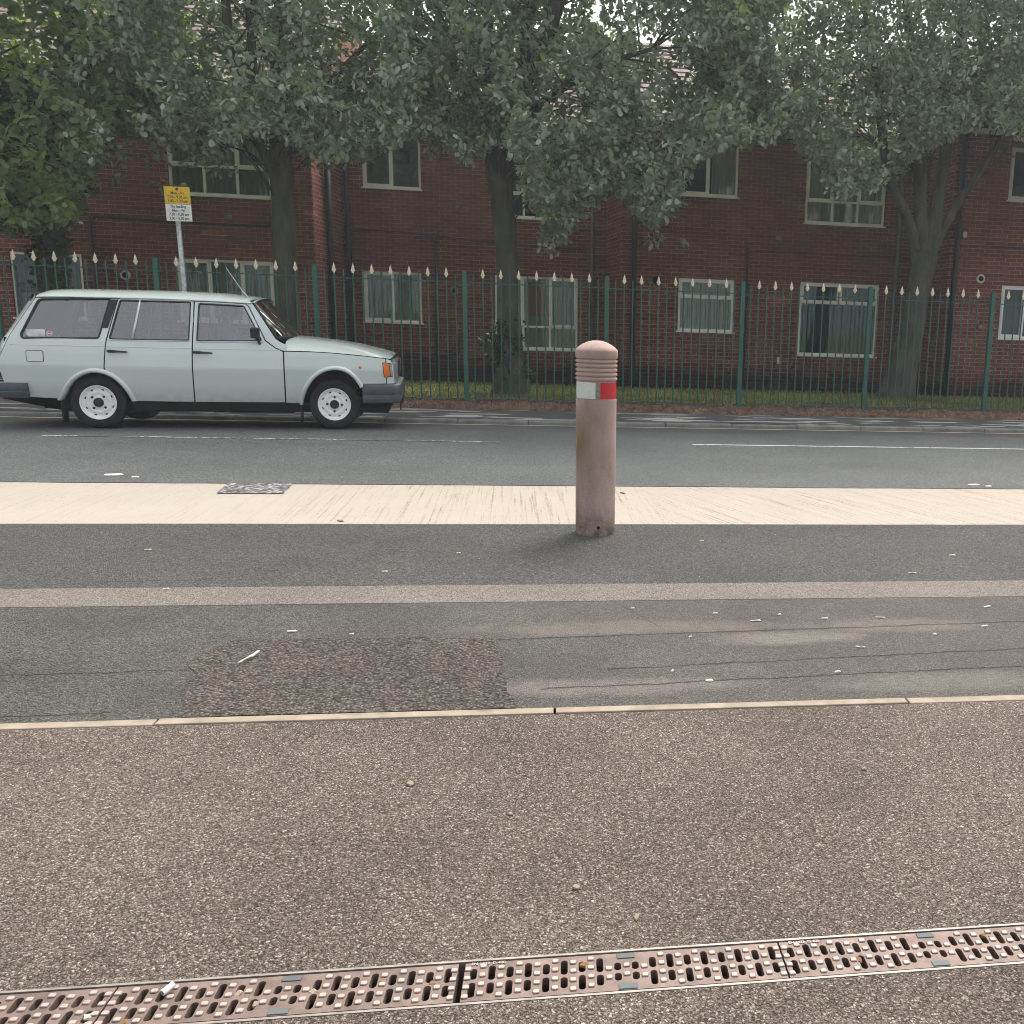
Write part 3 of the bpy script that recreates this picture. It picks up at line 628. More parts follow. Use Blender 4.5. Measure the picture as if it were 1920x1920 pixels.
for nm, a0, a1, mt in (('white_reflector', 160, 266, m_refw), ('joint_strip', 268, 278, m_strip2), ('red_reflector', 280, 372, m_refr), ('white_reflector', 14, 158, m_refw)):
    rr = .1228 if nm != 'joint_strip' else .1255
    o = MB().lathe([(.118, .858), (rr, .858), (rr, .957), (.118, .957)], 24, a0=R(a0), a1=R(a1)).build(nm, mt, BO, True, auto=40)
    if nm == 'joint_strip':
        for zz in (.87, .908, .945):
            MB().lathe([(0, -.004), (.004, -.003), (.0055, 0)], 12, 'y', (.1256*math.cos(R(273)), .1256*math.sin(R(273)), zz)).build('rivet', m_galv, o, True)
MB().lathe([(0, -.0015), (.011, -.0015), (.011, .01)], 20, 'y', (.016, -.1235, .055)).build('drain_hole', m_ventdark, BO)

# ------------------------------------------------ parking sign
SG = thing('parking_sign', 'yellow and white parking restriction plates on a leaning galvanised pole behind the car', 'sign', (-4.74, 13.05, .02))
SG.rotation_euler = (0, R(-1.2), 0)
m_pole = NT('galvanised_pole', .5, .5, .7); m_pole.base(m_pole.mix(m_pole.ramp(m_pole.voro(30).outputs['Color'], (.2, 0.), (.8, 1.)), (.30, .31, .31), (.48, .49, .48))); m_pole = m_pole.m
MB().tube([(0, 0, 0), (0, 0, 2.70)], .03, 14).build('pole', m_pole, SG, True)
m_yp = simple('yellow_plate', (.62, .40, .02), .5, .4, var=.12, vs=8); m_wp = simple('white_plate', (.66, .66, .63), .5, .4, var=.12, vs=8); m_ink = simple('sign_ink', (.03, .028, .02), .6, .2); m_ink2 = simple('roundel_ink', (.05, .03, .12), .6, .2); m_inkr = simple('roundel_red', (.25, .02, .02), .6, .2)
tx = .035
yp = MB().box(tx-.148, tx+.148, -.046, -.043, 2.538, 2.742).build('yellow_plate', m_yp, SG, bevel=.001)
wp = MB().box(tx-.148, tx+.148, -.046, -.043, 2.335, 2.534).build('white_plate', m_wp, SG, bevel=.001)
MB().box(-.045, .045, -.042, -.026, 2.60, 2.64).box(-.045, .045, -.042, -.026, 2.42, 2.46).build('bracket', m_pole, SG)
FR = (R(90), 0, 0)
for pl, ls in ((yp, [('Mon - Fri', .046, 2.652), ('7.30 - 9.30 am', .046, 2.605), ('3.00 - 5.30 pm', .046, 2.558)]), (wp, [('No loading', .046, 2.493), ('Mon - Fri', .046, 2.447), ('7.30 - 9.30 am', .046, 2.400), ('3.00 - 5.30 pm', .046, 2.353)])):
    for s_, sz, zz in ls: text_mesh(s_, sz, 'lettering', m_ink, pl, (tx, -.0468, zz), FR, .0004, xs=.86)
MB().lathe([(0, 0), (.017, 0)], 20, 'y', (tx, -.0466, 2.714)).build('roundel', m_ink2, yp); MB().lathe([(.013, 0), (.017, 0)], 20, 'y', (tx, -.0469, 2.714)).build('roundel_ring', m_inkr, yp)
# ------------------------------------------------ estate car
def carpaint():
    t = NT('pale_green_paint', .25, .5); t.b.inputs['Coat Weight'].default_value = .8; t.b.inputs['Coat Roughness'].default_value = .08
    Z = t.xyz()[2]; d = t.math('MULTIPLY', t.n('ShaderNodeMapRange', {0: Z, 1: .5, 2: .25}).outputs[0], t.noise(9, 5, .65))
    c = t.mix(t.noise(1.2, 3), (.56, .645, .61), (.61, .69, .655)); t.base(t.mix(t.math('MULTIPLY', d, .7), c, (.16, .15, .12)))
    t.nrm(t.bump(t.noise(3, 3), .03, .02)); return t.m
m_paint = carpaint()
m_blackplast = simple('black_trim', (.015, .015, .017), .45, .4); m_bumper = simple('grey_bumper_plastic', (.075, .085, .098), .55, .35, var=.2, vs=12)
m_bumptop = simple('pale_bumper_top', (.26, .28, .29), .5, .4, var=.15)
m_rubber = simple('tyre_rubber', (.020, .020, .022), .8, .25, var=.35, vs=25); m_rim = simple('silver_wheel_paint', (.90, .90, .89), .35, .5, .0, var=.08, vs=15)
m_alu = simple('bright_window_trim', (.60, .64, .62), .35, .5, .3, var=.08); m_under = simple('underbody', (.012, .012, .013), .9, .1)
m_seat = simple('seat_cloth', (.045, .04, .042), .9, .1); m_amber = NT('amber_lens', .2, .5); m_amber.base((.75, .16, .01)); m_amber = m_amber.m
m_lens = NT('headlamp_glass', .12, .6); m_lens.base((.30, .32, .32)); m_lens = m_lens.m
m_cglass = glass('car_glass', (.78, .72, .82), 2.8); m_chrome = simple('chrome', (.6, .6, .6), .15, .5, .9, var=.05)
CAR = thing('estate_car', 'pale green vintage estate car with white steel wheels driving along the road', 'car', (-3.86, 11.80, .03), None, .13); CAR.scale = (.962, 1, 1)
ZS = [.1, .25, .45, .655, .80, .90, .95, 1.36, 1.46]; WS = [.725, .752, .790, .822, .808, .790, .775, .635, .605]
def hw(x, z):
    w = interp(z, ZS, WS)
    f = 1-.085*max(0., (x-1.2)/.67)**2.2-.05*max(0., (-1.45-x)/.65)**2
    return w*f
def rounded(poly, r, n=5):
    out = []; N = len(poly)
    for i in range(N):
        p = Vector(poly[i][:2]); rr = poly[i][2] if len(poly[i]) > 2 else r
        a = Vector(poly[i-1][:2])-p; b = Vector(poly[(i+1) % N][:2])-p
        if rr <= 0: out.append(tuple(p)); continue
        rr = min(rr, a.length*.45, b.length*.45); s, e = p+a.normalized()*rr, p+b.normalized()*rr
        for k in range(n+1):
            t = k/n; q = s*(1-t)**2+p*2*t*(1-t)+e*t*t; out.append(tuple(q))
    return out
def inset(poly, d):
    N = len(poly); area = sum(poly[i][0]*poly[(i+1) % N][1]-poly[(i+1) % N][0]*poly[i][1] for i in range(N)); sg = 1 if area > 0 else -1; out = []
    for i in range(N):
        p = Vector(poly[i]); a = (p-Vector(poly[i-1])); b = (Vector(poly[(i+1) % N])-p)
        if a.length < 1e-7 or b.length < 1e-7: out.append(tuple(p)); continue
        n1 = Vector((-a.y, a.x)).normalized()*sg; n2 = Vector((-b.y, b.x)).normalized()*sg; m = n1+n2
        m = m/max(.35, m.dot(n1)) if m.length > 1e-6 else n1
        out.append(tuple(p+m*d))
    return out
def inpoly(p, poly):
    x, y = p; c = False; j = len(poly)-1
    for i in range(len(poly)):
        xi, yi = poly[i]; xj, yj = poly[j]
        if (yi > y) != (yj > y) and x < (xj-xi)*(y-yi)/(yj-yi)+xi: c = not c
        j = i
    return c
def densify(poly, d=.035):
    out = []; N = len(poly)
    for i in range(N):
        a, b = Vector(poly[i]), Vector(poly[(i+1) % N]); k = max(1, int((b-a).length/d))
        out += [tuple(a.lerp(b, t/k)) for t in range(k)]
    return out
def panel(name, outer, holes, mat, parent, side=-1, off=0., thick=.012, step=.05, wf=None):
    wf = wf or hw; loops = [densify(outer)]+[densify(h) for h in holes]; V = []; E = []
    for lp in loops:
        k = len(V); V += [Vector(p) for p in lp]; E += [(k+i, k+(i+1) % len(lp)) for i in range(len(lp))]
    xs = [p[0] for p in loops[0]]; zs = [p[1] for p in loops[0]]
    zl = sorted(set([z for z in np.arange(min(zs)+step/2, max(zs), step)]+[z for z in ZS if min(zs)+.01 < z < max(zs)-.01]))
    for x in np.arange(min(xs)+step/2, max(xs), step):
        for z in zl:
            p = (float(x), float(z))
            if inpoly(p, loops[0]) and not any(inpoly(p, h) for h in loops[1:]): V.append(Vector(p))
    v2, e2, f2, *_ = delaunay_2d_cdt(V, E, [], 0, 1e-6)
    F = []
    for f in f2:
        c = sum((v2[i] for i in f), Vector((0, 0)))/len(f)
        if inpoly(c, loops[0]) and not any(inpoly(c, h) for h in loops[1:]):
            a = (v2[f[1]]-v2[f[0]]).cross(v2[f[2]]-v2[f[0]]); F.append(tuple(f) if (a > 0) == (side < 0) else tuple(f)[::-1])
    n = len(v2); vs = [(p.x, side*(wf(p.x, p.y)+off), p.y) for p in v2]; cnt = {}
    for f in F:
        for i in range(len(f)): cnt[(f[i], f[(i+1) % len(f)])] = 1
    fs = list(F)
    if thick:
        vs += [(p.x, side*(wf(p.x, p.y)+off-thick), p.y) for p in v2]
        for (a, b) in cnt:
            if (b, a) not in cnt: fs.append((b, a, a+n, b+n))
    mb = MB().add(vs, fs); o = mb.build(name, mat, parent, True, auto=45); return o
def path3(poly, side, off, wf=None): return [(x, side*((wf or hw)(x, z)+off), z) for x, z in poly]
def arc(pts, n=8): return [(p.x, p.y) for p in cat_rom([(x, z, 0) for x, z in pts], n)]
RC, FC, WR = (-1.212, .272), (1.208, .272), .274
r_arch = arc([(-1.60, .295), (-1.557, .365), (-1.494, .472), (-1.407, .56), (-1.30, .615), (-1.197, .633), (-1.068, .603), (-.964, .526), (-.883, .408), (-.838, .29)])
f_arch = arc([(.822, .268), (.836, .34), (.882, .455), (.963, .573), (1.075, .66), (1.204, .700), (1.335, .688), (1.44, .625), (1.512, .53), (1.535, .48)])
r_arch_rear = [p for p in r_arch if p[0] <= -1.113]; r_arch_front = [p for p in r_arch if p[0] > -1.113]
qwin = rounded([(-1.721, 1.322, .04), (-1.046, 1.352, .015), (-1.150, .945, .02), (-1.868, .926, .05), (-1.882, .965, .03)], .03)
rwin = rounded([(-.948, 1.338), (-1.046, .940), (-.272, .946), (-.256, 1.345)], .018)
fwin = rounded([(-.170, 1.332), (.285, 1.322, .02), (.470, .960, .025), (-.190, .942)], .018)
q_outer = [(-1.753, 1.336), (-1.40, 1.352), (-1.025, 1.364), (-.972, 1.364), (-1.078, .93), (-1.090, .86), (-1.113, .638)]+r_arch_rear[::-1]+[(-1.60, .31), (-1.875, .322), (-2.05, .40), (-2.085, .487), (-2.112, .637), (-2.091, .727), (-1.981, .962)]
rd_outer = [(-.966, 1.364), (-.6, 1.366), (-.222, 1.361), (-.243, .80), (-.262, .285), (-.55, .286), (-.832, .290)]+r_arch_front[::-1]+[(-1.106, .645), (-1.084, .86), (-1.072, .93)]
fd_outer = [(-.214, 1.361), (.05, 1.357), (.300, 1.349), (.335, 1.315), (.505, .960), (.612, .882), (.690, .848), (.690, .6), (.680, .288), (-.254, .285), (-.236, .80)]
ff_outer = [(.699, .850), (.95, .852), (1.21, .843), (1.561, .816), (1.79, .792), (1.79, .51), (1.52, .505)]+f_arch[::-1]+[(.80, .275), (.689, .286), (.698, .6)]
nose_outer = [(1.797, .791), (1.85, .772), (1.872, .70), (1.88, .515), (1.797, .51)]
ap_outer = [(.31, 1.352), (.345, 1.372), (.378, 1.345), (.610, .985), (.67, .945), (.73, .92), (.73, .857), (.699, .856), (.615, .888), (.512, .965), (.345, 1.312)]
light = [(1.762, .742), (1.838, .732), (1.848, .60), (1.775, .592)]
BODY = None
for side in (-1, 1):
    q = panel('rear_quarter', inset(q_outer, .0025), [qwin], m_paint, CAR, side)
    panel('body_pillar', inset(ap_outer, .001), [], m_paint, q, side, off=-.002)
    d1 = panel('rear_door', inset(rd_outer, .003), [rwin], m_paint, CAR, side); d2 = panel('front_door', inset(fd_outer, .003), [fwin], m_paint, CAR, side)
    f = panel('front_wing', inset(ff_outer, .003), [], m_paint, CAR, side); panel('nose_corner', nose_outer, [], m_paint, f, side, off=-.001)
    for dd, wn_ in ((q, qwin), (d1, rwin), (d2, fwin)):
        panel('side_window', inset(wn_, -.004), [], m_cglass, dd, side, off=-.009, thick=0)
        MB().tube(path3(wn_, side, .001), .010 if dd is q else .006, 6, True).build('window_seal', m_blackplast, dd, True)
        if dd is not q: MB().tube(path3(inset(wn_, -.013), side, .002), .0055, 6, True).build('window_trim', m_alu, dd, True)
    MB().tube(path3([(-.755+(-.825+.755)*t, 1.344+(.944-1.344)*t) for t in (0, .33, .66, 1)], side, 0), .011, 8).build('window_divider', m_alu, d1, True)
    panel('pillar_vent', rounded([(-1.035, 1.345), (-.975, 1.345), (-1.060, 1.050), (-1.125, 1.047)], .008), [], m_blackplast, q, side, off=.004, thick=.006)
    # waistline moulding pressed into doors and quarter
    for nm, a, b, pa in (('moulding', -1.99, -1.095, q), ('moulding', -1.075, -.248, d1), ('moulding', -.228, .60, d2)):
        MB().tube(path3([(a+(b-a)*t/12, .858+.003*t/12) for t in range(13)], side, -.002), .005, 6).build(nm, m_paint, pa, True)
    for x0, x1, z0, pa in ((-1.066, -.870, .815, d1), (-.228, -.034, .823, d2)):
        MB().tube(path3([(x0+(x1-x0)*t/6, z0-.006*t/6) for t in range(7)], side, .020), [.013, .016, .014, .011, .010, .009, .007], 8).tube([(x0+.02, side*(hw(x0, z0)-.01), z0), (x0+.02, side*(hw(x0, z0)+.02), z0)], .012, 8).build('door_handle', m_blackplast, pa, True)
    if side < 0:
        fl = rounded([(-1.835, .804), (-1.675, .803), (-1.675, .690), (-1.835, .692)], .015)
        panel('fuel_flap', inset(fl, .003), [], m_paint, q, side, off=.003, thick=.004); MB().tube(path3(fl, side, .0015), .0028, 5, True).build('flap_seam', m_blackplast, q)
        MB().lathe([(0, -.008), (.012, -.006), (.016, 0)], 14, 'y', (1.508, -hw(1.508, .692), .692)).build('side_repeater', m_amber, f, True)
        # stickers inside the rear quarter window
        st_ = simple('sticker_paper', (.55, .56, .58), .6, .3, var=.4, vs=14); st2 = simple('sticker_red', (.42, .09, .09), .6, .3)
        panel('window_sticker', [(-1.835, 1.015), (-1.655, 1.018), (-1.655, .945), (-1.835, .942)], [], st_, q, side, off=-.004, thick=0)
        cpt = [(-1.612+.030*math.cos(a*.3142), .978+.030*math.sin(a*.3142)) for a in range(20)]
        panel('round_sticker', cpt, [], st_, q, side, off=-.0035, thick=0); panel('round_sticker_centre', [(-1.612+(x+1.612)*.72, .978+(z-.978)*.72) for x, z in cpt], [], st2, q, side, off=-.0028, thick=0)
        panel('round_sticker_bar', [(-1.636, .984), (-1.588, .984), (-1.588, .972), (-1.636, .972)], [], st_, q, side, off=-.0022, thick=0)
    # wheel arch flares
    for nm, A, C_, pa in (('wheel_arch', r_arch, RC, q), ('wheel_arch', f_arch, FC, f)):
        rows = [[], [], [], [], []]
        for (x, z) in A:
            v = Vector((x-C_[0], z-C_[1])); L = v.length; u = v/L
            for k, (dr, dy) in enumerate(((.004, .001), (-.012, .026), (-.030, .032), (-.044, .016), (-.046, -.05))):
                qx, qz = C_[0]+u.x*(L+dr), C_[1]+u.y*(L+dr); rows[k].append((qx, side*(hw(x, z)+dy), qz))
        MB().grid(rows, flip=side < 0).build(nm, m_paint, pa, True)
        # dark well
        rows = [[], []]
        for (x, z) in A:
            v = Vector((x-C_[0], z-C_[1])); L = v.length-.03; u = v.normalized(); qx, qz = C_[0]+u.x*L, C_[1]+u.y*L
            rows[0].append((qx, side*.76, qz)); rows[1].append((qx, side*.45, qz))
        rows.append([(C_[0]+(p[0]-C_[0])*.05, p[1], .2) for p in rows[1]])
        MB().grid(rows).build('wheel_well', m_under, pa)
    # dark inner skin behind the shut lines, and sill
    low = [(-2.05, .93), (-1.1, .93), (.50, .935), (.75, .83), (1.78, .77), (1.78, .5), (1.54, .49)]+[(p[0], p[1]+.012) for p in f_arch[::-1]]+[(.78, .27), (-.80, .27)]+[(p[0], p[1]+.012) for p in r_arch[::-1]]+[(-1.85, .33), (-2.03, .42), (-2.06, .6)]
    panel('inner_skin', low, [], m_under, q, side, off=-.022, thick=0)
    MB().box(-.87, .84, side*.70 if side > 0 else -.785, .785 if side > 0 else -.70, .185, .285).build('sill', m_under, CAR, bevel=.01)
    # mud flaps
    for (x, z0, z1) in ((.845, .07, .30), (-1.56, .06, .30)):
        MB().box(x-.006, x+.006, *sorted((side*.62, side*.775)), z0, z1).build('mud_flap', m_blackplast, CAR)
# roof
rx = [-1.75, -1.683, -1.504, -1.04, -.52, .01, .305, .385]; rz = [1.376, 1.405, 1.420, 1.430, 1.438, 1.432, 1.408, 1.386]; dz = [1.345, 1.352, 1.358, 1.366, 1.370, 1.366, 1.358, 1.362]
P = []
for x in list(np.linspace(-1.75, .40, 40)):
    t, d = interp(x, rx, rz), interp(x, rx, dz); row = []
    for k in range(33):
        s = -1+2*k/32; e = hw(x, d)+.004; a = abs(s)**.8*math.copysign(1, s)
        row.append((x+.035*(1-s*s)*(1 if x > .25 else 0)*(x-.25)/.15-.03*(1-s*s)*(1 if x < -1.6 else 0), e*a, d+(t-d)*min(1, (1-abs(a)**5)*1.0)+.028*(1-a*a)))
    P.append(row)
ROOF = MB().grid(P, flip=True).build('roof', m_paint, CAR, True)
for side in (-1, 1):
    MB().tube([(x, side*(hw(x, interp(x, rx, dz))+.006), interp(x, rx, dz)-.001) for x in np.linspace(-1.74, .37, 30)], .008, 6).build('rain_gutter', m_paint, ROOF, True)
    MB().tube([(x, side*(hw(x, interp(x, rx, dz))-.001), interp(x, rx, dz)-.011) for x in np.linspace(-1.72, .30, 30)], .007, 6).build('gutter_seal', m_blackplast, ROOF, True)  # black line along the lower edge of the roof
# windscreen
ws = []
for k in range(9):
    t = k/8; row = []
    for j in range(25):
        s = -1+2*j/24; row.append((.362+.255*t+(.05+.10*t)*(1-abs(s)**2.4), s*(.600+.115*t), 1.378+.02*(1-s*s)-(.385+.02*(1-s*s))*t-.0*t))
    ws.append(row)
WSO = MB().grid(ws, flip=True).build('windscreen', m_cglass, CAR, True)
ring = ws[0]+[r[-1] for r in ws[1:-1]]+ws[-1][::-1]+[r[0] for r in ws[1:-1]][::-1]
MB().tube(ring, .016, 8, True).build('windscreen_seal', m_blackplast, WSO, True)
MB().tube([(p[0]+.008, p[1], p[2]+.006) for p in ring], .004, 6, True).build('chrome_trim', m_chrome, WSO, True)
for y in (-.35, .15): MB().tube([(.78, y, .985), (.735, y+.1, 1.03), (.61, y+.38, 1.16)], .006, 6).build('wiper', m_blackplast, WSO)
# bonnet
_bz = None; bx = [.62, .699, .95, 1.21, 1.449, 1.678, 1.79, 1.845]; bl = [.872, .860, .858, .849, .832, .810, .798, .790]; bt = [.985, .992, .972, .948, .912, .860, .828, .800]
P = []
for xx in np.linspace(0, 1, 60):
    row = []
    for k in range(91):
        s = -1+2*k/90; xs_ = .645+.10*(1-s*s); x = xs_+(1.845-xs_)*xx; l, t = interp(x, bx, bl), interp(x, bx, bt); a = math.copysign(abs(s)**.8, s); row.append((x+(.028*(1-s*s) if x > 1.7 else 0)*(x-1.7)/.145, hw(x, l)*a*1.0, l+(t-l)*(1-abs(a)**3.2)+.02*(1-a*a)))
    P.append(row)
MB().grid(P, flip=True).build('bonnet', m_paint, CAR, True)
MB().box(.56, .70, -.66, .66, .86, .955).build('scuttle', m_under, CAR)
# nose: front face, grille, lamps
P = []
for z in (.79, .74, .66, .58, .51):
    P.append([(1.868-.0*s+.035*(1-s*s)-.004*abs(s)**6, s*hw(1.868, z), z) for s in np.linspace(-1, 1, 21)])
NO = MB().grid(P).build('front_panel', m_paint, CAR, True)
MB().box(1.897, 1.912, -.42, .42, .565, .755).build('grille', m_blackplast, NO, bevel=.004)
for side in (-1, 1):
    MB().add([(1.880, side*.715, .735), (1.880, side*.715, .585), (1.915, side*.46, .57), (1.915, side*.46, .75), (1.84, side*.715, .735), (1.84, side*.715, .585), (1.84, side*.46, .57), (1.84, side*.46, .75)],
             [(0, 1, 2, 3), (4, 7, 6, 5), (0, 4, 5, 1), (3, 2, 6, 7), (0, 3, 7, 4), (1, 5, 6, 2)]).build('headlight', m_lens, NO, bevel=.006)
    w = lambda x, z: hw(x, z)
    panel('indicator_bezel', rounded([(1.752, .752), (1.858, .742), (1.868, .59), (1.765, .58)], .015), [], m_blackplast, NO, side, off=.002, thick=.03)
    panel('indicator', rounded([(1.758, .745), (1.822, .74), (1.836, .598), (1.772, .588)], .012), [], m_amber, NO, side, off=.008, thick=.03)
    panel('side_lamp', rounded([(1.830, .735), (1.858, .732), (1.868, .60), (1.845, .60)], .008), [], m_lens, NO, side, off=.006, thick=.03)
# tailgate
rrz = [.47, .60, .75, .853, .914, 1.004, 1.217, 1.376]; rrx = [-2.085, -2.125, -2.150, -2.135, -2.105, -2.03, -1.885, -1.765]; ttz = [.487, .637, .727, .962, 1.336]; ttx = [-2.088, -2.115, -2.095, -1.985, -1.757]
P = []
for z in np.linspace(.47, 1.37, 26):
    a, b = interp(z, rrz, rrx), interp(z, ttz, ttx)
    P.append([(b+(a-.03-b)*(1-abs(s)**5), math.copysign(abs(s)**.7, s)*(hw(b, z)-.002), z+(.03*(1-s*s) if z > 1.3 else 0)) for s in np.linspace(-1, 1, 31)])
TG = MB().grid(P).build('tailgate', m_paint, CAR, True)
P = [[(interp(z, rrz, rrx)-.037, s*.52, z) for s in np.linspace(-1, 1, 9)] for z in np.linspace(.97, 1.30, 6)]
MB().grid(P).build('rear_window', m_cglass, TG, True)
for side in (-1, 1): MB().box(-2.165, -2.12, *sorted((side*.36, side*.56)), .56, .78).build('tail_light', simple('red_lens', (.35, .02, .02), .2, .5), TG, bevel=.01)
# bumpers
def bumper(name, x0, xe, z0, z1, sgn):
    ys = [];  path = []
    for s in np.linspace(0, 1, 8): path.append((x0+(xe-.09*sgn-x0)*s, -(hw(min(max(x0+(xe-.09*sgn-x0)*s, -2.05), 1.8), .45)+.022)))
    yy = path[-1][1]; cx = xe-.09*sgn
    for a in np.linspace(0, math.pi/2, 8)[1:]: path.append((cx+.09*sgn*math.sin(a), yy+.09*(1-math.cos(a))))
    path = path+[(x+.03*sgn*0, -y) for x, y in path[::-1]]
    prof = [(0, z0+.02, -.05), (0, z0, -.012), (0, z0+.018, 0), (0, (z0+z1)/2-.02, .006), (0, (z0+z1)/2-.012, .001), (0, (z0+z1)/2-.004, .006), (0, z1-.03, .004), (0, z1-.008, -.006), (0, z1, -.02), (0, z1, -.06)]
    P = []
    for (_, z, d) in prof:
        row = []
        for i, (x, y) in enumerate(path):
            a, b = Vector(path[max(0, i-1)]), Vector(path[min(len(path)-1, i+1)]); t = (b-a).normalized(); nrm = Vector((t.y, -t.x))*sgn
            taper = .05*(1-i/7) if i < 8 else (.05*(1-(len(path)-1-i)/7) if i >= len(path)-8 else 0)
            row.append((x+nrm.x*d, y+nrm.y*d, z+(taper*.9*(1 if sgn > 0 else .3) if z < (z0+z1)/2 and False else 0)))
        P.append(row)
    o = MB().grid(P, flip=sgn > 0).build(name, m_bumper, CAR, True, auto=40)
    i0 = 7; rows = P[7:10]; MB().grid([[(p[0], p[1], p[2]+.0015) for p in r] for r in rows], flip=sgn > 0).build('bumper_top', m_bumptop, o, True, auto=40)
    for yy in (-1, 1):
        e = path[0] if yy < 0 else path[-1]; MB().box(min(e[0], e[0]+.04*sgn), max(e[0], e[0]+.04*sgn), *sorted((yy*(abs(e[1])-.07), yy*(abs(e[1])-.002))), z0+.02, z1-.01).build('bumper_end', m_bumper, o)
    return o
fb = bumper('front_bumper', 1.525, 1.945, .29, .500, 1); bumper('rear_bumper', -1.855, -2.27, .315, .475, -1)
MB().box(1.925, 1.95, -.10, .10, .23, .33).build('tow_eye_bracket', m_blackplast, fb)
MB().box(1.93, 1.945, -.60, -.57, .20, .33).build('valance_clip', m_blackplast, fb)
# underside
MB().box(-1.55, 1.80, -.70, .70, .175, .26).add([(-1.55, -.70, .175), (-2.15, -.68, .30), (-2.15, .68, .30), (-1.55, .70, .175)], [(0, 1, 2, 3)]).build('floor_pan', m_under, CAR)
MB().tube([(-1.9, -.25, .19), (-.6, -.3, .17), (.6, -.2, .18)], .03, 8).build('exhaust', m_under, CAR)
MB().box(-.1, .75, -.62, -.3, .16, .215).build('gearbox_tray', m_under, CAR)
MB().tube([(-1.212, -.7, .27), (-1.212, .7, .25)], .035, 8).build('rear_axle', m_under, CAR); MB().tube([(1.208, -.7, .27), (1.208, .7, .25)], .03, 8).build('front_axle', m_under, CAR)
# wheels
def wheel(cx, side, cz, rot):
    y = side*.70; s = side
    ty = MB().lathe([(r, s*h) for r, h in ((.178, -.055), (.178, .06), (.186, .068), (.205, .078), (.230, .081), (.252, .074), (.266, .062), (.2725, .045), (.274, .03), (.270, .029), (.270, .023), (.274, .022), (.274, -.022), (.270, -.023), (.270, -.029), (.274, -.03), (.270, -.05), (.25, -.075), (.2, -.08), (.178, -.055))], 48, 'y', (0, 0, 0))
    if s > 0: ty.f = [f[::-1] for f in ty.f]
    w = thing('wheel', None, None); w.parent = CAR; w.location = (cx, y, cz); w.rotation_euler = (0, rot, 0)
    bpy.data.objects.remove(w)
    t = ty.build('wheel', m_rubber, CAR, True, auto=35); t.location = (cx, y, cz); t.rotation_euler = (0, rot, 0)
    prf = [(.181, .066), (.180, .072), (.174, .073), (.168, .066), (.160, .045), (.150, .034), (.138, .030), (.128, .032), (.122, .040), (.116, .048), (.105, .052), (.096, .050), (.088, .044), (.074, .042), (.066, .046), (.055, .050), (.040, .051)]
    rm = MB().lathe([(r, s*h) for r, h in prf], 56, 'y')
    if s > 0: rm.f = [f[::-1] for f in rm.f]
    ro = rm.build('rim', m_rim, t, True, auto=50)
    cap = MB().lathe([(r, s*h) for r, h in ((.050, .045), (.049, .064), (.044, .070), (.030, .072), (0, .071))], 28, 'y')
    if s > 0: cap.f = [f[::-1] for f in cap.f]
    cap.build('hub_cap', m_blackplast, t, True, auto=40)
    for k in range(4):
        a = k*math.pi/2; b = MB().lathe([(r, s*h) for r, h in ((.0125, .038), (.0125, .050), (.009, .054), (0, .054))], 10, 'y', (.080*math.cos(a), 0, .080*math.sin(a)))
        b.build('wheel_bolt', m_blackplast, t, True)
    for k in range(8):
        a = k*math.pi/4+.39; pts = []
        for dr, da in ((-.006, -.10), (-.006, .10), (.006, .085), (.006, -.085)): pts.append(((.139+dr)*math.cos(a+da), s*.0335, (.139+dr)*math.sin(a+da)))
        MB().add(pts, [(0, 1, 2, 3)]).build('vent_slot', m_ventdark, t)
for cx, cz0, rots in ((RC[0], .272, (.72, .3)), (FC[0], .272, (.05, .5))):
    wheel(cx, -1, cz0, rots[0]); wheel(cx, 1, cz0-.055, rots[1])
# mirror, aerial
MB().box(.375, .470, -.905, -.835, .985, 1.100).build('door_mirror', m_blackplast, CAR, bevel=.018)
MB().tube([(.45, -.78, .925), (.445, -.83, .96), (.43, -.87, 1.0)], .015, 8).build('mirror_stalk', m_blackplast, bpy.data.objects['door_mirror'])
MB().tube([(.30, -.45, 1.425), (.235, -.45, 1.50), (.09, -.45, 1.73)], [.008, .006, .0035], 8).build('aerial', m_chrome, CAR)
# interior
def seat(x, y, w):
    o = MB().box(x-.22, x+.24, y-w/2, y+w/2, .45, .62).build('seat', m_seat, CAR, bevel=.05)
    MB().add([(x-.30, y-w/2, 1.10), (x-.30, y+w/2, 1.10), (x-.20, y+w/2, .58), (x-.20, y-w/2, .58), (x-.20, y-w/2, 1.10), (x-.20, y+w/2, 1.10), (x-.06, y+w/2, .60), (x-.06, y-w/2, .60)],
             [(0, 1, 2, 3)[::-1], (4, 7, 6, 5)[::-1], (0, 4, 5, 1)[::-1], (2, 6, 7, 3)[::-1], (0, 3, 7, 4)[::-1], (1, 5, 6, 2)[::-1]]).build('seat_back', m_seat, o, bevel=.04)
seat(-.05, .36, .5); seat(-.05, -.36, .5); seat(-.95, 0, 1.25)
MB().box(.42, .72, -.68, .68, .72, .93).build('dashboard', m_seat, CAR, bevel=.04)
MB().box(-2.0, -1.25, -.66, .66, .40, .60).build('load_floor', m_seat, CAR)
swp = [(.36+.06*math.sin(a), .36+.19*math.cos(a), .92+.18*math.sin(a)) for a in np.linspace(0, 2*math.pi, 25)[:-1]]
MB().tube(swp, .012, 6, True).tube([(.37, .36, .92), (.5, .36, .84)], .02, 6).build('steering_wheel', m_seat, CAR, True)
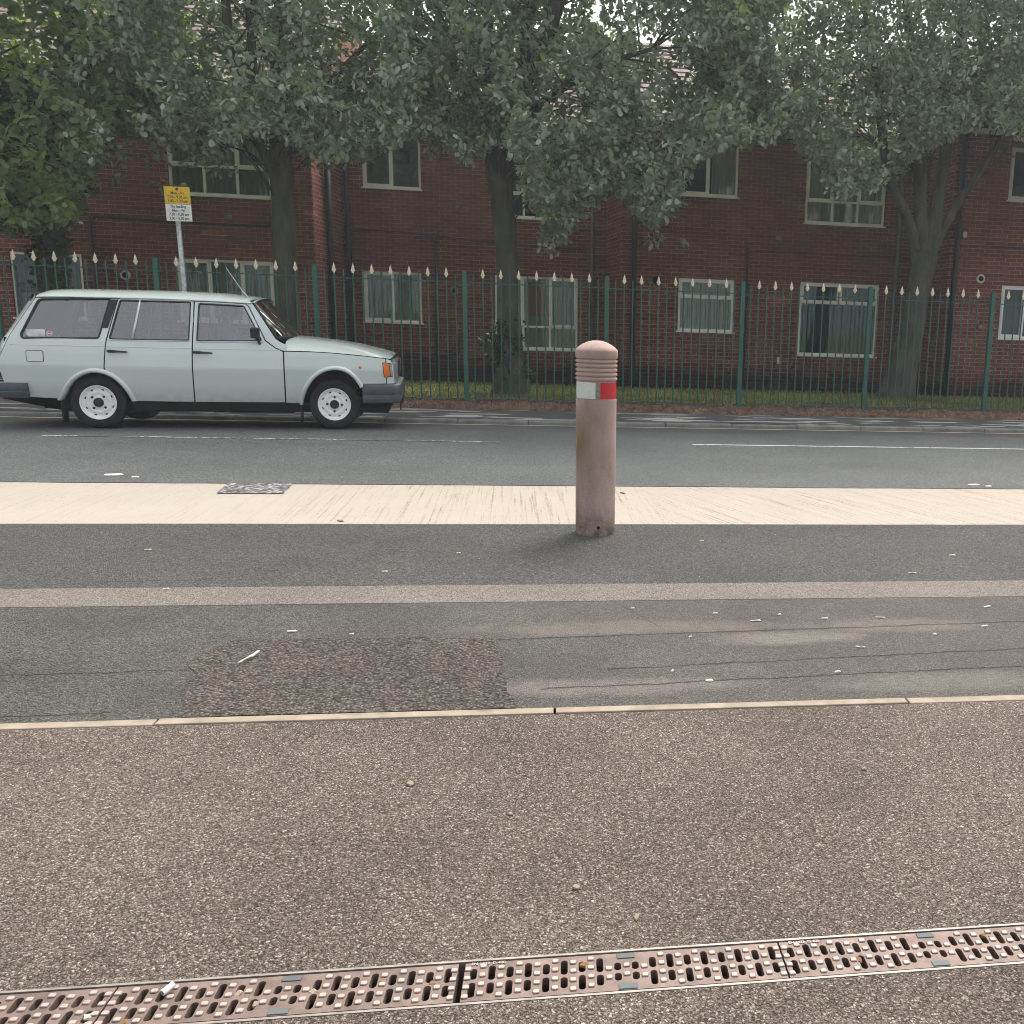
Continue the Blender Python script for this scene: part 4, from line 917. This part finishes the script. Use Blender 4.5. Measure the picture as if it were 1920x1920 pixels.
# driver, seated on the far side with both hands on the wheel
DR = thing('person', 'driver in a lavender shirt sitting inside the pale green car, hands on the wheel', 'person', (-3.86, 11.80, .03), None, .13)
m_shirt = simple('lavender_shirt', (.26, .25, .40), .85, .1, var=.15, vs=20); m_skin = simple('skin', (.50, .31, .23), .6, .3, var=.06); m_hair = simple('dark_hair', (.03, .022, .018), .7, .2)
def skin(name, V, E, rad, mat, parent, root=0, sub=2):
    me = bpy.data.meshes.new(name); me.from_pydata(V, E, []); o = link(name, me, mat, parent)
    o.modifiers.new('skin', 'SKIN'); sl = me.skin_vertices[0].data
    for i, r in enumerate(rad): sl[i].radius = r if isinstance(r, tuple) else (r, r)
    sl[root].use_root = True; m = o.modifiers.new('sub', 'SUBSURF'); m.levels = m.render_levels = sub; return o
y0 = .36
V = [(-.06, y0, .68), (-.10, y0, .85), (-.12, y0, 1.00), (-.12, y0, 1.09), (-.09, y0, 1.15), (-.05, y0, 1.235), (-.04, y0, 1.30),
     (-.11, y0-.17, 1.06), (.03, y0-.24, .88), (.25, y0-.18, .93), (.33, y0-.15, .96), (-.11, y0+.17, 1.06), (.03, y0+.24, .88), (.25, y0+.18, .93), (.33, y0+.15, .96),
     (.25, y0-.11, .70), (.40, y0-.12, .45), (.25, y0+.11, .70), (.40, y0+.12, .45)]
Ed = [(0, 1), (1, 2), (2, 3), (3, 4), (4, 5), (5, 6), (3, 7), (7, 8), (8, 9), (9, 10), (3, 11), (11, 12), (12, 13), (13, 14), (0, 15), (15, 16), (0, 17), (17, 18)]
ra = [(.15, .12), (.15, .11), (.16, .11), (.13, .09), .058, (.085, .075), (.08, .072), .07, .05, .036, .03, .07, .05, .036, .03, .085, .06, .085, .06]
bodyo = skin('body', V, Ed, ra, m_skin, DR)
Vs = V[:4]+[V[7], V[8], V[11], V[12]]
skin('shirt', Vs, [(0, 1), (1, 2), (2, 3), (3, 4), (4, 5), (3, 6), (6, 7)], [(.165, .135), (.165, .125), (.175, .125), (.14, .10), .082, .062, .082, .062], m_shirt, DR)
MB().lathe([(0, .125), (.05, .115), (.088, .07), (.098, .01), (.09, -.04), (.07, -.05)], 20, 'z', (-.06, y0, 1.285)).build('hair', m_hair, DR, True)
for sgn in (-1, 1):
    hx, hy, hz = .345, y0+sgn*.16, .965
    for k, (l, dx) in enumerate(((.055, 0), (.062, .014), (.06, .028), (.05, .04))):
        skin('finger', [(hx-.01, hy, hz-.02+dx), (hx+.03, hy+sgn*.022, hz-.012+dx), (hx+.035, hy+sgn*.03, hz-.012+dx-.0), (hx+.015, hy+sgn*.045, hz-.012+dx)], [(0, 1), (1, 2), (2, 3)], [.010, .009, .0085, .007], m_skin, bodyo, 0, 1)
    skin('thumb', [(hx-.02, hy, hz+.01), (hx-.005, hy+sgn*.03, hz+.03), (hx+.015, hy+sgn*.04, hz+.042)], [(0, 1), (1, 2)], [.012, .010, .008], m_skin, bodyo, 0, 1)

# ------------------------------------------------ street trees
def leafmat(name, cols, trans=(.16, .24, .04), tw=.35, rough=.5):
    t = NT(name, rough, .3); rp = t.n('ShaderNodeNewGeometry').outputs['Random Per Island']
    c = t.ramp(rp, *cols)
    c = t.mix(1., c, t.ramp(t.noise(1.1, 4), (.3, .75), (.7, 1.2)), 'MULTIPLY')
    t.base(c); tr = t.n('ShaderNodeBsdfTranslucent', {'Color': (*trans, 1)})
    mx = t.n('ShaderNodeMixShader', {0: tw, 1: t.b.outputs[0], 2: tr.outputs[0]}); t.t.links.new(mx.outputs[0], t.out.inputs[0]); return t.m
m_leaf = leafmat('whitebeam_leaves', [(0, (.18, .225, .17)), (.4, (.29, .34, .275)), (.75, (.42, .47, .39)), (.955, (.56, .60, .53)), (.975, (.25, .26, .06)), (1., (.33, .29, .08))], (.22, .32, .10), .42)  # pale-backed leaves, lightened further to paint in the veiling glare
m_leafL = leafmat('green_leaves', [(0, (.09, .14, .065)), (.5, (.16, .215, .11)), (.9, (.26, .31, .18)), (.96, (.20, .22, .05)), (1., (.27, .25, .06))], (.26, .38, .05), .45)
m_ivy = leafmat('ivy_leaves', [(0, (.030, .055, .024)), (.6, (.05, .085, .035)), (.93, (.075, .11, .045)), (1., (.16, .14, .04))], (.08, .14, .03), .25, .35)
def barkmat():
    t = NT('grey_bark', .9, .15)
    n1 = t.noise(9, 6, .65, t.co((1, 1, .25))); c = t.ramp(n1, (.3, (.05, .045, .038)), (.55, (.11, .103, .088)), (.8, (.19, .18, .15)))
    c = t.mix(t.ramp(t.noise(2.1, 5), (.45, 0.), (.7, .8)), c, (.055, .075, .045)); t.base(c)
    t.nrm(t.bump(t.math('ADD', n1, t.noise(40, 4, .6, t.co((1, 1, .2)))), .9, .02)); return t.m
m_bark = barkmat()
def leaves(name, tips, dirs, per, L, W, mat, parent, spread=1., droop=.35):
    n = len(tips); N = n*per
    ax = np.repeat(dirs, per, 0); b = np.repeat(tips, per, 0)+rng.normal(0, .014, (N, 3))-ax*rng.uniform(0, .16, N)[:, None]
    e1 = np.cross(ax, np.array([.3, .2, 1.])); e1 /= np.linalg.norm(e1, axis=1, keepdims=True)+1e-9; e2 = np.cross(ax, e1)
    th = np.tile(np.arange(per)*2.4, n)+rng.normal(0, .35, N)
    d = ax*rng.uniform(.15, .75, N)[:, None]+(e1*np.cos(th)[:, None]+e2*np.sin(th)[:, None])*spread+rng.normal(0, .22, (N, 3)); d[:, 2] -= droop*rng.uniform(.2, 1., N); d /= np.linalg.norm(d, axis=1, keepdims=True)
    up = np.array([0, 0, 1.])+rng.normal(0, .45, (N, 3)); s = np.cross(d, up); s /= np.linalg.norm(s, axis=1, keepdims=True)+1e-9; nr = np.cross(s, d)
    ln = (L*rng.uniform(.65, 1.25, N))[:, None]; w = (W*rng.uniform(.75, 1.2, N))[:, None]; fold = rng.uniform(.05, .22, N)[:, None]*w; cv = rng.uniform(-.02, .14, N)[:, None]*ln
    b = b+d*rng.uniform(.0, .06, N)[:, None]
    V = np.stack([b, b+d*ln*.30+s*w*.40+nr*fold, b+d*ln*.74+s*w*.5+nr*fold-nr*cv*.6, b+d*ln-nr*cv, b+d*ln*.74-s*w*.5+nr*fold-nr*cv*.6, b+d*ln*.30-s*w*.40+nr*fold], 1).reshape(-1, 3)
    i = np.arange(N)*6; F = np.stack([i, i+3, i+2, i+1, i, i+5, i+4, i+3], 1).ravel()
    me = bpy.data.meshes.new(name); me.vertices.add(len(V)); me.vertices.foreach_set('co', V.ravel()); me.loops.add(len(F)); me.loops.foreach_set('vertex_index', F)
    me.polygons.add(2*N); me.polygons.foreach_set('loop_start', np.arange(2*N)*4); me.update(calc_edges=True)
    return link(name, me, mat, parent)
# lower edge of the foliage along the row (metres along the street -> height)
LOWX = [-9.5, -8.7, -8.1, -7.5, -7.1, -6.85, -6.3, -6.05, -5.5, -5.1, -4.5, -4.1, -3.6, -3.2, -2.6, -2.0, -1.75, -1.4, -1.0, -.55, -.25, .05, .4, .8, 1.05, 1.35, 1.7, 2.0, 2.5, 3.1, 3.6, 4.1, 4.5, 5.0, 5.5, 6.0, 6.5, 7.0, 7.6, 8.1, 9.5]
LOWZ = [2.3, 2.4, 2.4, 2.6, 3.4, 3.9, 4.0, 3.8, 3.6, 3.9, 4.1, 3.8, 3.7, 3.7, 4.1, 4.15, 3.75, 3.9, 4.2, 3.1, 2.6, 2.9, 3.3, 3.55, 3.2, 2.9, 3.2, 4.0, 4.25, 4.35, 4.5, 4.0, 3.55, 3.7, 4.0, 4.4, 4.7, 4.9, 4.8, 4.5, 3.8]
def zlow(x): return interp(x, LOWX, LOWZ)
def tree(name, label, loc, limbs, xr, leafm, n, gap=0., seed=0., top=9.2, yc=None, yspread=1.15, leafL=.115, leafW=.066, extra=()):
    root = thing(name, label, 'tree', loc, 'trees between the railings and the flats'); O = Vector(loc); mb = MB()
    for pts, rs in limbs:
        c = cat_rom(pts, 6); rr = np.interp(np.linspace(0, 1, len(c)), np.linspace(0, 1, len(rs)), rs)
        c = [Vector(p)+Vector((mnoise.noise(Vector((p[2]*1.3, seed, 0))), mnoise.noise(Vector((p[2]*1.3, seed, 5))), 0))*.03 for p in c]
        mb.tube([p-O for p in c], [float(r)*(1+.10*mnoise.noise(Vector((i*.6, seed, 2)))) for i, r in enumerate(rr)], 14)
    # foliage tips
    T = []; D = []; yc = yc or loc[1]; k = 0; tries = 0
    while len(T) < n and tries < n*40:
        tries += 1
        x = random.uniform(*xr); y = random.gauss(yc, yspread)
        if not (yc-2.3 < y < min(yc+2.6, 19.2)): continue
        zl = zlow(x*(16.3/ y))*1.0; zl = 1.33+(zl-1.33)*y/16.3
        u = random.random(); z = zl+(top-zl)*u**1.25 if random.random() > .16 else zl+abs(random.gauss(0, .45))
        v = mnoise.noise(Vector((x*.95+seed, y*.95, z*.95)))+.5*mnoise.noise(Vector((x*2.3, y*2.3+seed, z*2.3)))
        thr = (-.12 if z < 4.7 else -.24)+gap*max(0, (z-5.0)/1.5)
        if v < thr: continue
        T.append((x, y, z)); D.append((random.gauss((x-loc[0])*.15, .5), random.gauss((y-yc)*.4, .5), random.gauss(-.05, .4)))
    for (ex, ey, ez, er, en) in extra:
        for _ in range(en):
            T.append((random.gauss(ex, er), random.gauss(ey, er), random.gauss(ez, er*1.3))); D.append((random.gauss(0, .5), random.gauss(-.2, .5), random.gauss(-.5, .3)))
    T = np.array(T); D = np.array(D); D /= np.linalg.norm(D, axis=1, keepdims=True)
    lp = []
    for pts, rs in limbs: lp += [Vector(p) for p in cat_rom(pts, 4)]
    lp = [p for p in lp if p.z > 2.6]
    for i in rng.choice(len(T), min(len(T), 120), replace=False):
        p = Vector(T[i]); cs = [q for q in lp if .4 < (q-p).length < 2.2 and q.z < p.z+.5]
        if not cs: continue
        c = random.choice(cs)
        m = c.lerp(p, .5)+Vector((random.gauss(0, .12), random.gauss(0, .12), .12*(c-p).length))
        mb.tube([q-O for q in cat_rom([c, m, p], 4)], [.018, .016, .013, .011, .009, .007, .006, .005, .003], 5, cap=False)
    mb.build('trunk', m_bark, root, True)
    leaves('crown', T-np.array(loc), D, 8, leafL, leafW, leafm, root)
    return root
t1 = tree('street_tree', 'ivy clad tree at the left edge with a thick dark leaning trunk', (-7.66, 16.0, .14),
     [([(-7.66, 16, .1), (-7.70, 16, 1.2), (-7.68, 16, 2.1), (-7.62, 16, 2.6), (-7.48, 16, 3.3), (-7.30, 16, 4.1), (-7.18, 16, 5.0), (-7.0, 16.1, 6.4), (-6.9, 16.2, 8)], [.28, .20, .18, .19, .17, .15, .12, .09, .05]),
      ([(-7.66, 16, 2.4), (-7.85, 15.9, 3.2), (-8.08, 15.9, 4.2), (-8.25, 15.8, 5.2), (-8.5, 15.8, 6.6)], [.12, .11, .10, .08, .05]),
      ([(-7.35, 16, 3.9), (-6.7, 15.7, 4.9), (-6.0, 15.6, 5.8)], [.09, .06, .03])],
     (-10.2, -6.0), m_leafL, 4300, seed=1., gap=.0, leafL=.120, leafW=.080)
t2 = tree('street_tree', 'tree with a straight single trunk rising behind the bonnet of the car', (-4.31, 15.8, .14),
     [([(-4.31, 15.8, .1), (-4.31, 15.8, .8), (-4.30, 15.8, 2.2), (-4.30, 15.8, 3.4), (-4.28, 15.8, 4.4), (-4.18, 15.8, 5.6), (-4.1, 15.8, 7.5)], [.27, .19, .175, .16, .13, .10, .05]),
      ([(-4.36, 15.8, 3.2), (-4.55, 15.7, 3.7), (-4.62, 15.7, 4.2), (-4.58, 15.7, 5.0), (-4.6, 15.7, 6.8)], [.09, .07, .065, .06, .04]),
      ([(-4.30, 15.8, 3.9), (-4.8, 15.6, 4.7), (-4.88, 15.6, 5.8), (-5.0, 15.6, 7.2)], [.08, .07, .06, .03]),
      ([(-4.3, 15.8, 3.5), (-3.7, 15.6, 4.4), (-2.9, 15.5, 5.2)], [.07, .05, .025])],
     (-6.3, -2.3), m_leaf, 4700, seed=5., gap=.10, leafL=.105, leafW=.06, extra=[(-6.35, 15.6, 4.3, .45, 110), (-3.75, 15.6, 3.65, .10, 10), (-5.55, 15.4, 3.6, .22, 30), (-5.2, 15.4, 3.75, .25, 26)])
t3 = tree('street_tree', 'forked tree with ivy sprouting round its base in the middle of the row', (-.92, 15.6, .14),
     [([(-.92, 15.6, .08), (-.93, 15.6, .5), (-.95, 15.6, 1.4), (-.97, 15.6, 2.4), (-1.03, 15.6, 3.1), (-1.08, 15.6, 3.45)], [.36, .23, .175, .17, .18, .18]),
      ([(-1.06, 15.6, 3.2), (-1.17, 15.6, 3.7), (-1.24, 15.6, 4.2), (-1.2, 15.6, 5.2), (-1.3, 15.6, 7.4)], [.13, .11, .10, .08, .04]),
      ([(-1.02, 15.6, 3.2), (-.90, 15.6, 3.8), (-.82, 15.6, 4.4), (-.66, 15.6, 5.4), (-.55, 15.6, 6.4), (-.5, 15.6, 7.8)], [.14, .12, .11, .10, .09, .05]),
      ([(-.82, 15.6, 4.5), (-.3, 15.4, 5.6), (-.12, 15.4, 6.4), (-.05, 15.4, 7.6)], [.10, .12, .12, .06]),
      ([(-.85, 15.6, 4.2), (.2, 15.2, 4.9), (1.2, 15.1, 5.3)], [.08, .05, .025])],
     (-2.5, 3.1), m_leaf, 7400, seed=9., gap=.07, leafL=.11, leafW=.064, extra=[(-.15, 15.0, 3.05, .16, 34), (-.32, 14.9, 2.55, .10, 12), (-1.95, 15.3, 3.75, .10, 12), (1.35, 15.2, 3.0, .16, 26), (.1, 15.1, 3.5, .25, 50)])
t4 = tree('street_tree', 'thick grey trunked tree dividing into several limbs at the right', (6.02, 16.6, .12),
     [([(5.86, 16.6, .0), (5.93, 16.6, .5), (6.08, 16.6, 1.4), (6.18, 16.6, 2.2), (6.22, 16.6, 2.7)], [.40, .29, .215, .21, .23]),
      ([(6.15, 16.6, 2.4), (5.98, 16.6, 2.95), (5.75, 16.5, 3.4), (5.45, 16.4, 3.8), (5.25, 16.3, 4.3), (5.0, 16.2, 5.4), (4.6, 16.1, 6.8)], [.14, .11, .09, .08, .075, .06, .035]),
      ([(6.17, 16.6, 2.5), (6.13, 16.6, 3.1), (6.05, 16.6, 3.8), (5.9, 16.6, 5.0), (5.5, 16.6, 7)], [.15, .13, .11, .09, .04]),
      ([(6.25, 16.6, 2.5), (6.36, 16.6, 3.2), (6.42, 16.6, 4.0), (6.5, 16.6, 5.2), (6.6, 16.6, 7.4)], [.15, .13, .12, .09, .04]),
      ([(6.28, 16.6, 2.6), (6.52, 16.6, 3.1), (6.74, 16.5, 3.55), (7.1, 16.4, 4.2), (7.7, 16.3, 5.1)], [.11, .085, .075, .06, .03])],
     (2.1, 10.4), m_leaf, 10500, seed=14., gap=.02, leafL=.10, leafW=.058, yc=16.4, extra=[(8.15, 15.4, 3.95, .2, 26)])
# ivy: on the left trunk, and sprouting round the forked tree
def ivy(parent, cx, cy, z0, z1, r, n, label=None, L=.085, W=.075):
    T = []; D = []
    for _ in range(n):
        a = random.uniform(0, 2*math.pi); z = random.uniform(z0, z1); rr = r(z)*random.uniform(.6, 1.1)
        T.append((cx(z)+rr*math.cos(a), cy+rr*math.sin(a), z)); D.append((math.cos(a), math.sin(a), random.gauss(-.2, .3)))
    T = np.array(T); D = np.array(D); leaves('ivy', T-np.array(parent.location), D, 6, L, W, m_ivy, parent)
ivy(t1, lambda z: interp(z, [1.5, 2.3, 3, 4], [-7.78, -7.85, -7.95, -7.9]), 15.9, 2.35, 4.6, lambda z: .35+.45*math.sin(min(1, max(0, (z-2.2)/1.6))*math.pi*.8), 700, L=.10, W=.09)
ivy(t1, lambda z: -7.68, 15.95, 1.3, 2.4, lambda z: .26, 110)
ivy(t3, lambda z: -.93+.12*math.sin(z*5), 15.55, .35, 1.25, lambda z: .30+.06*math.sin(z*9), 130, L=.07, W=.06)

# ------------------------------------------------ litter on the ground
m_lit = simple('pale_litter', (.60, .56, .48), .8, .2, var=.25, vs=40); m_leafdead = simple('brown_leaf', (.20, .12, .05), .8, .2, var=.3); m_filter = simple('cigarette_paper', (.72, .74, .74), .7, .2, var=.1)
def scrap(x, y, L, W, rz, mat, name, label, cat, group):
    n = 9; top = []
    for k in range(n):
        a = 2*math.pi*k/n; r = .5*(1+.35*mnoise.noise(Vector((k*1.7, x*9, y*9)))); top.append((L*r*math.cos(a), W*r*math.sin(a)))
    h = .004; vs = [(px, py, .0005) for px, py in top]+[(px*.85, py*.85, h+.002*math.sin(i*2.)) for i, (px, py) in enumerate(top)]
    o = MB().add(vs, [(i, (i+1) % n, (i+1) % n+n, i+n) for i in range(n)]+[tuple(range(n, 2*n))]).build(name, mat)
    z = (road_z(y) if y > 7.6 else 0)+.002
    o.location = (x, y, z); o.rotation_euler = (0, 0, rz); tag(o, label, cat, group); return o
for (px, py, L, W, rz) in [(.85, 4.08, .055, .012, .1), (1.18, 4.10, .04, .012, .0), (.52, 3.87, .02, .012, .3), (.40, 3.47, .018, .01, 1), (.53, 3.36, .03, .022, 0), (1.05, 3.42, .03, .016, .2), (1.23, 3.70, .05, .010, -.2), (.3, 4.3, .02, .012, .4), (.68, 4.2, .026, .012, 0), (-.9, 3.98, .022, .012, 0), (-1.15, 4.03, .04, .014, .2), (1.9, 3.95, .04, .012, .2), (1.62, 3.85, .02, .016, 0), (2.05, 4.25, .05, .016, .3), (.98, 4.17, .022, .014, .3), (1.45, 4.1, .05, .009, -.3), (2.5, 4.5, .04, .014, 0), (1.9, 4.9, .05, .012, -.2), (2.3, 5.3, .05, .015, .1), (-.95, 5.0, .03, .014, 0), (-.62, 5.4, .025, .015, 0), (.82, 5.7, .03, .014, 0), (-1.9, 4.7, .03, .015, .3), (-2.3, 5.5, .04, .015, 0), (2.6, 4.75, .035, .02, .4)]:
    scrap(px, py, L, W, rz, m_lit, 'litter_scrap', 'small pale scrap of litter lying on the dark asphalt before the concrete', 'litter', 'pale scraps on the asphalt')
for (px, py, L, W) in [(-.45, 2.62, .028, .02), (-.155, 2.42, .016, .012), (.02, 2.06, .022, .016), (.155, 1.93, .024, .012), (-1.32, 2.2, .03, .02), (.9, 2.6, .018, .012)]:
    scrap(px, py, L, W, random.uniform(0, 3), m_kerb, 'pale_chip', 'pale stone chip lying on the near brown aggregate footway', 'stone chip', 'stone chips on the near footway')
for (px, py, L, W) in [(-3.55, 8.0, .14, .09), (-3.35, 7.9, .06, .05), (3.55, 7.85, .12, .07), (3.66, 7.78, .07, .05)]:
    scrap(px, py, L, W, .2, m_lit, 'paper_litter', 'white paper scrap flattened on the road by the concrete edge'+(' on the left' if px < 0 else ' at the right'), 'litter', 'paper scraps on the road')
for (px, py) in [(-1.46, 6.28), (.42, 7.35)]:
    scrap(px, py, .08, .03, random.uniform(0, 3), m_leafdead, 'dead_leaf', 'curled brown leaf on the pale concrete '+('left of' if px < 0 else 'right of')+' the bollard', 'leaf', None)
b_ = tag(MB().tube([(-.007, -.011, .0075), (.006, .010, .010)], .0062, 16).build('cigarette_butt', m_filter, smooth=True, auto=40), 'white cigarette filter lying on the drain grating', 'cigarette butt'); b_.location = (-.777, 1.782, .0035)
MB().lathe([(0, 0), (.0048, 0)], 14, 'z').build('filter_end', m_boxgrey, b_); bpy.data.objects['filter_end'].location = (-.0073, -.0115, .00744); bpy.data.objects['filter_end'].rotation_euler = Vector((-.013, -.021, -.0025)).to_track_quat('Z', 'Y').to_euler()
tw_ = tag(MB().tube(cat_rom([(-1.235, 3.625, .014), (-1.215, 3.675, .018), (-1.205, 3.70, .017), (-1.195, 3.745, .02)], 4), [.003]*5+[.004, .005, .006, .006, .005, .005, .005, .003], 7).build('twig', m_lit, smooth=True), 'pale bent stick on the coarse dark tarmac patch', 'twig')
# rubbish caught in the grating
for i, (px, py, mt) in enumerate([(-.90, 1.735, m_lit), (-.645, 1.77, m_kerb), (-.60, 1.735, m_kerb), (-.50, 1.76, m_kerb), (-.37, 1.775, m_leafdead), (-.27, 1.76, m_leafdead), (.035, 1.785, m_leafdead), (-.83, 1.71, m_leafdead), (.62, 1.74, m_leafdead), (.93, 1.79, m_leafdead)]):
    scrap(px, py, .022, .016, i, mt, 'debris', 'crumb of leaf and grit caught in a slot of the drain grating', 'debris', 'debris caught in the drain gratings').location.z = -.004
# ------------------------------------------------ thin volume added to imitate veiling lens glare
hz = bpy.data.materials.new('lens_glare_volume'); hz.use_nodes = True; hn = hz.node_tree; hn.nodes.remove(hn.nodes['Principled BSDF'])
pv = hn.nodes.new('ShaderNodeVolumePrincipled'); pv.inputs['Color'].default_value = (.86, .93, 1., 1); pv.inputs['Density'].default_value = .0021; pv.inputs['Anisotropy'].default_value = .3
hn.links.new(pv.outputs[0], hn.nodes['Material Output'].inputs['Volume'])
tag(MB().box(-510, 510, -510, 510, -1.5, 12).build('glare_veil', hz), kind='stuff')
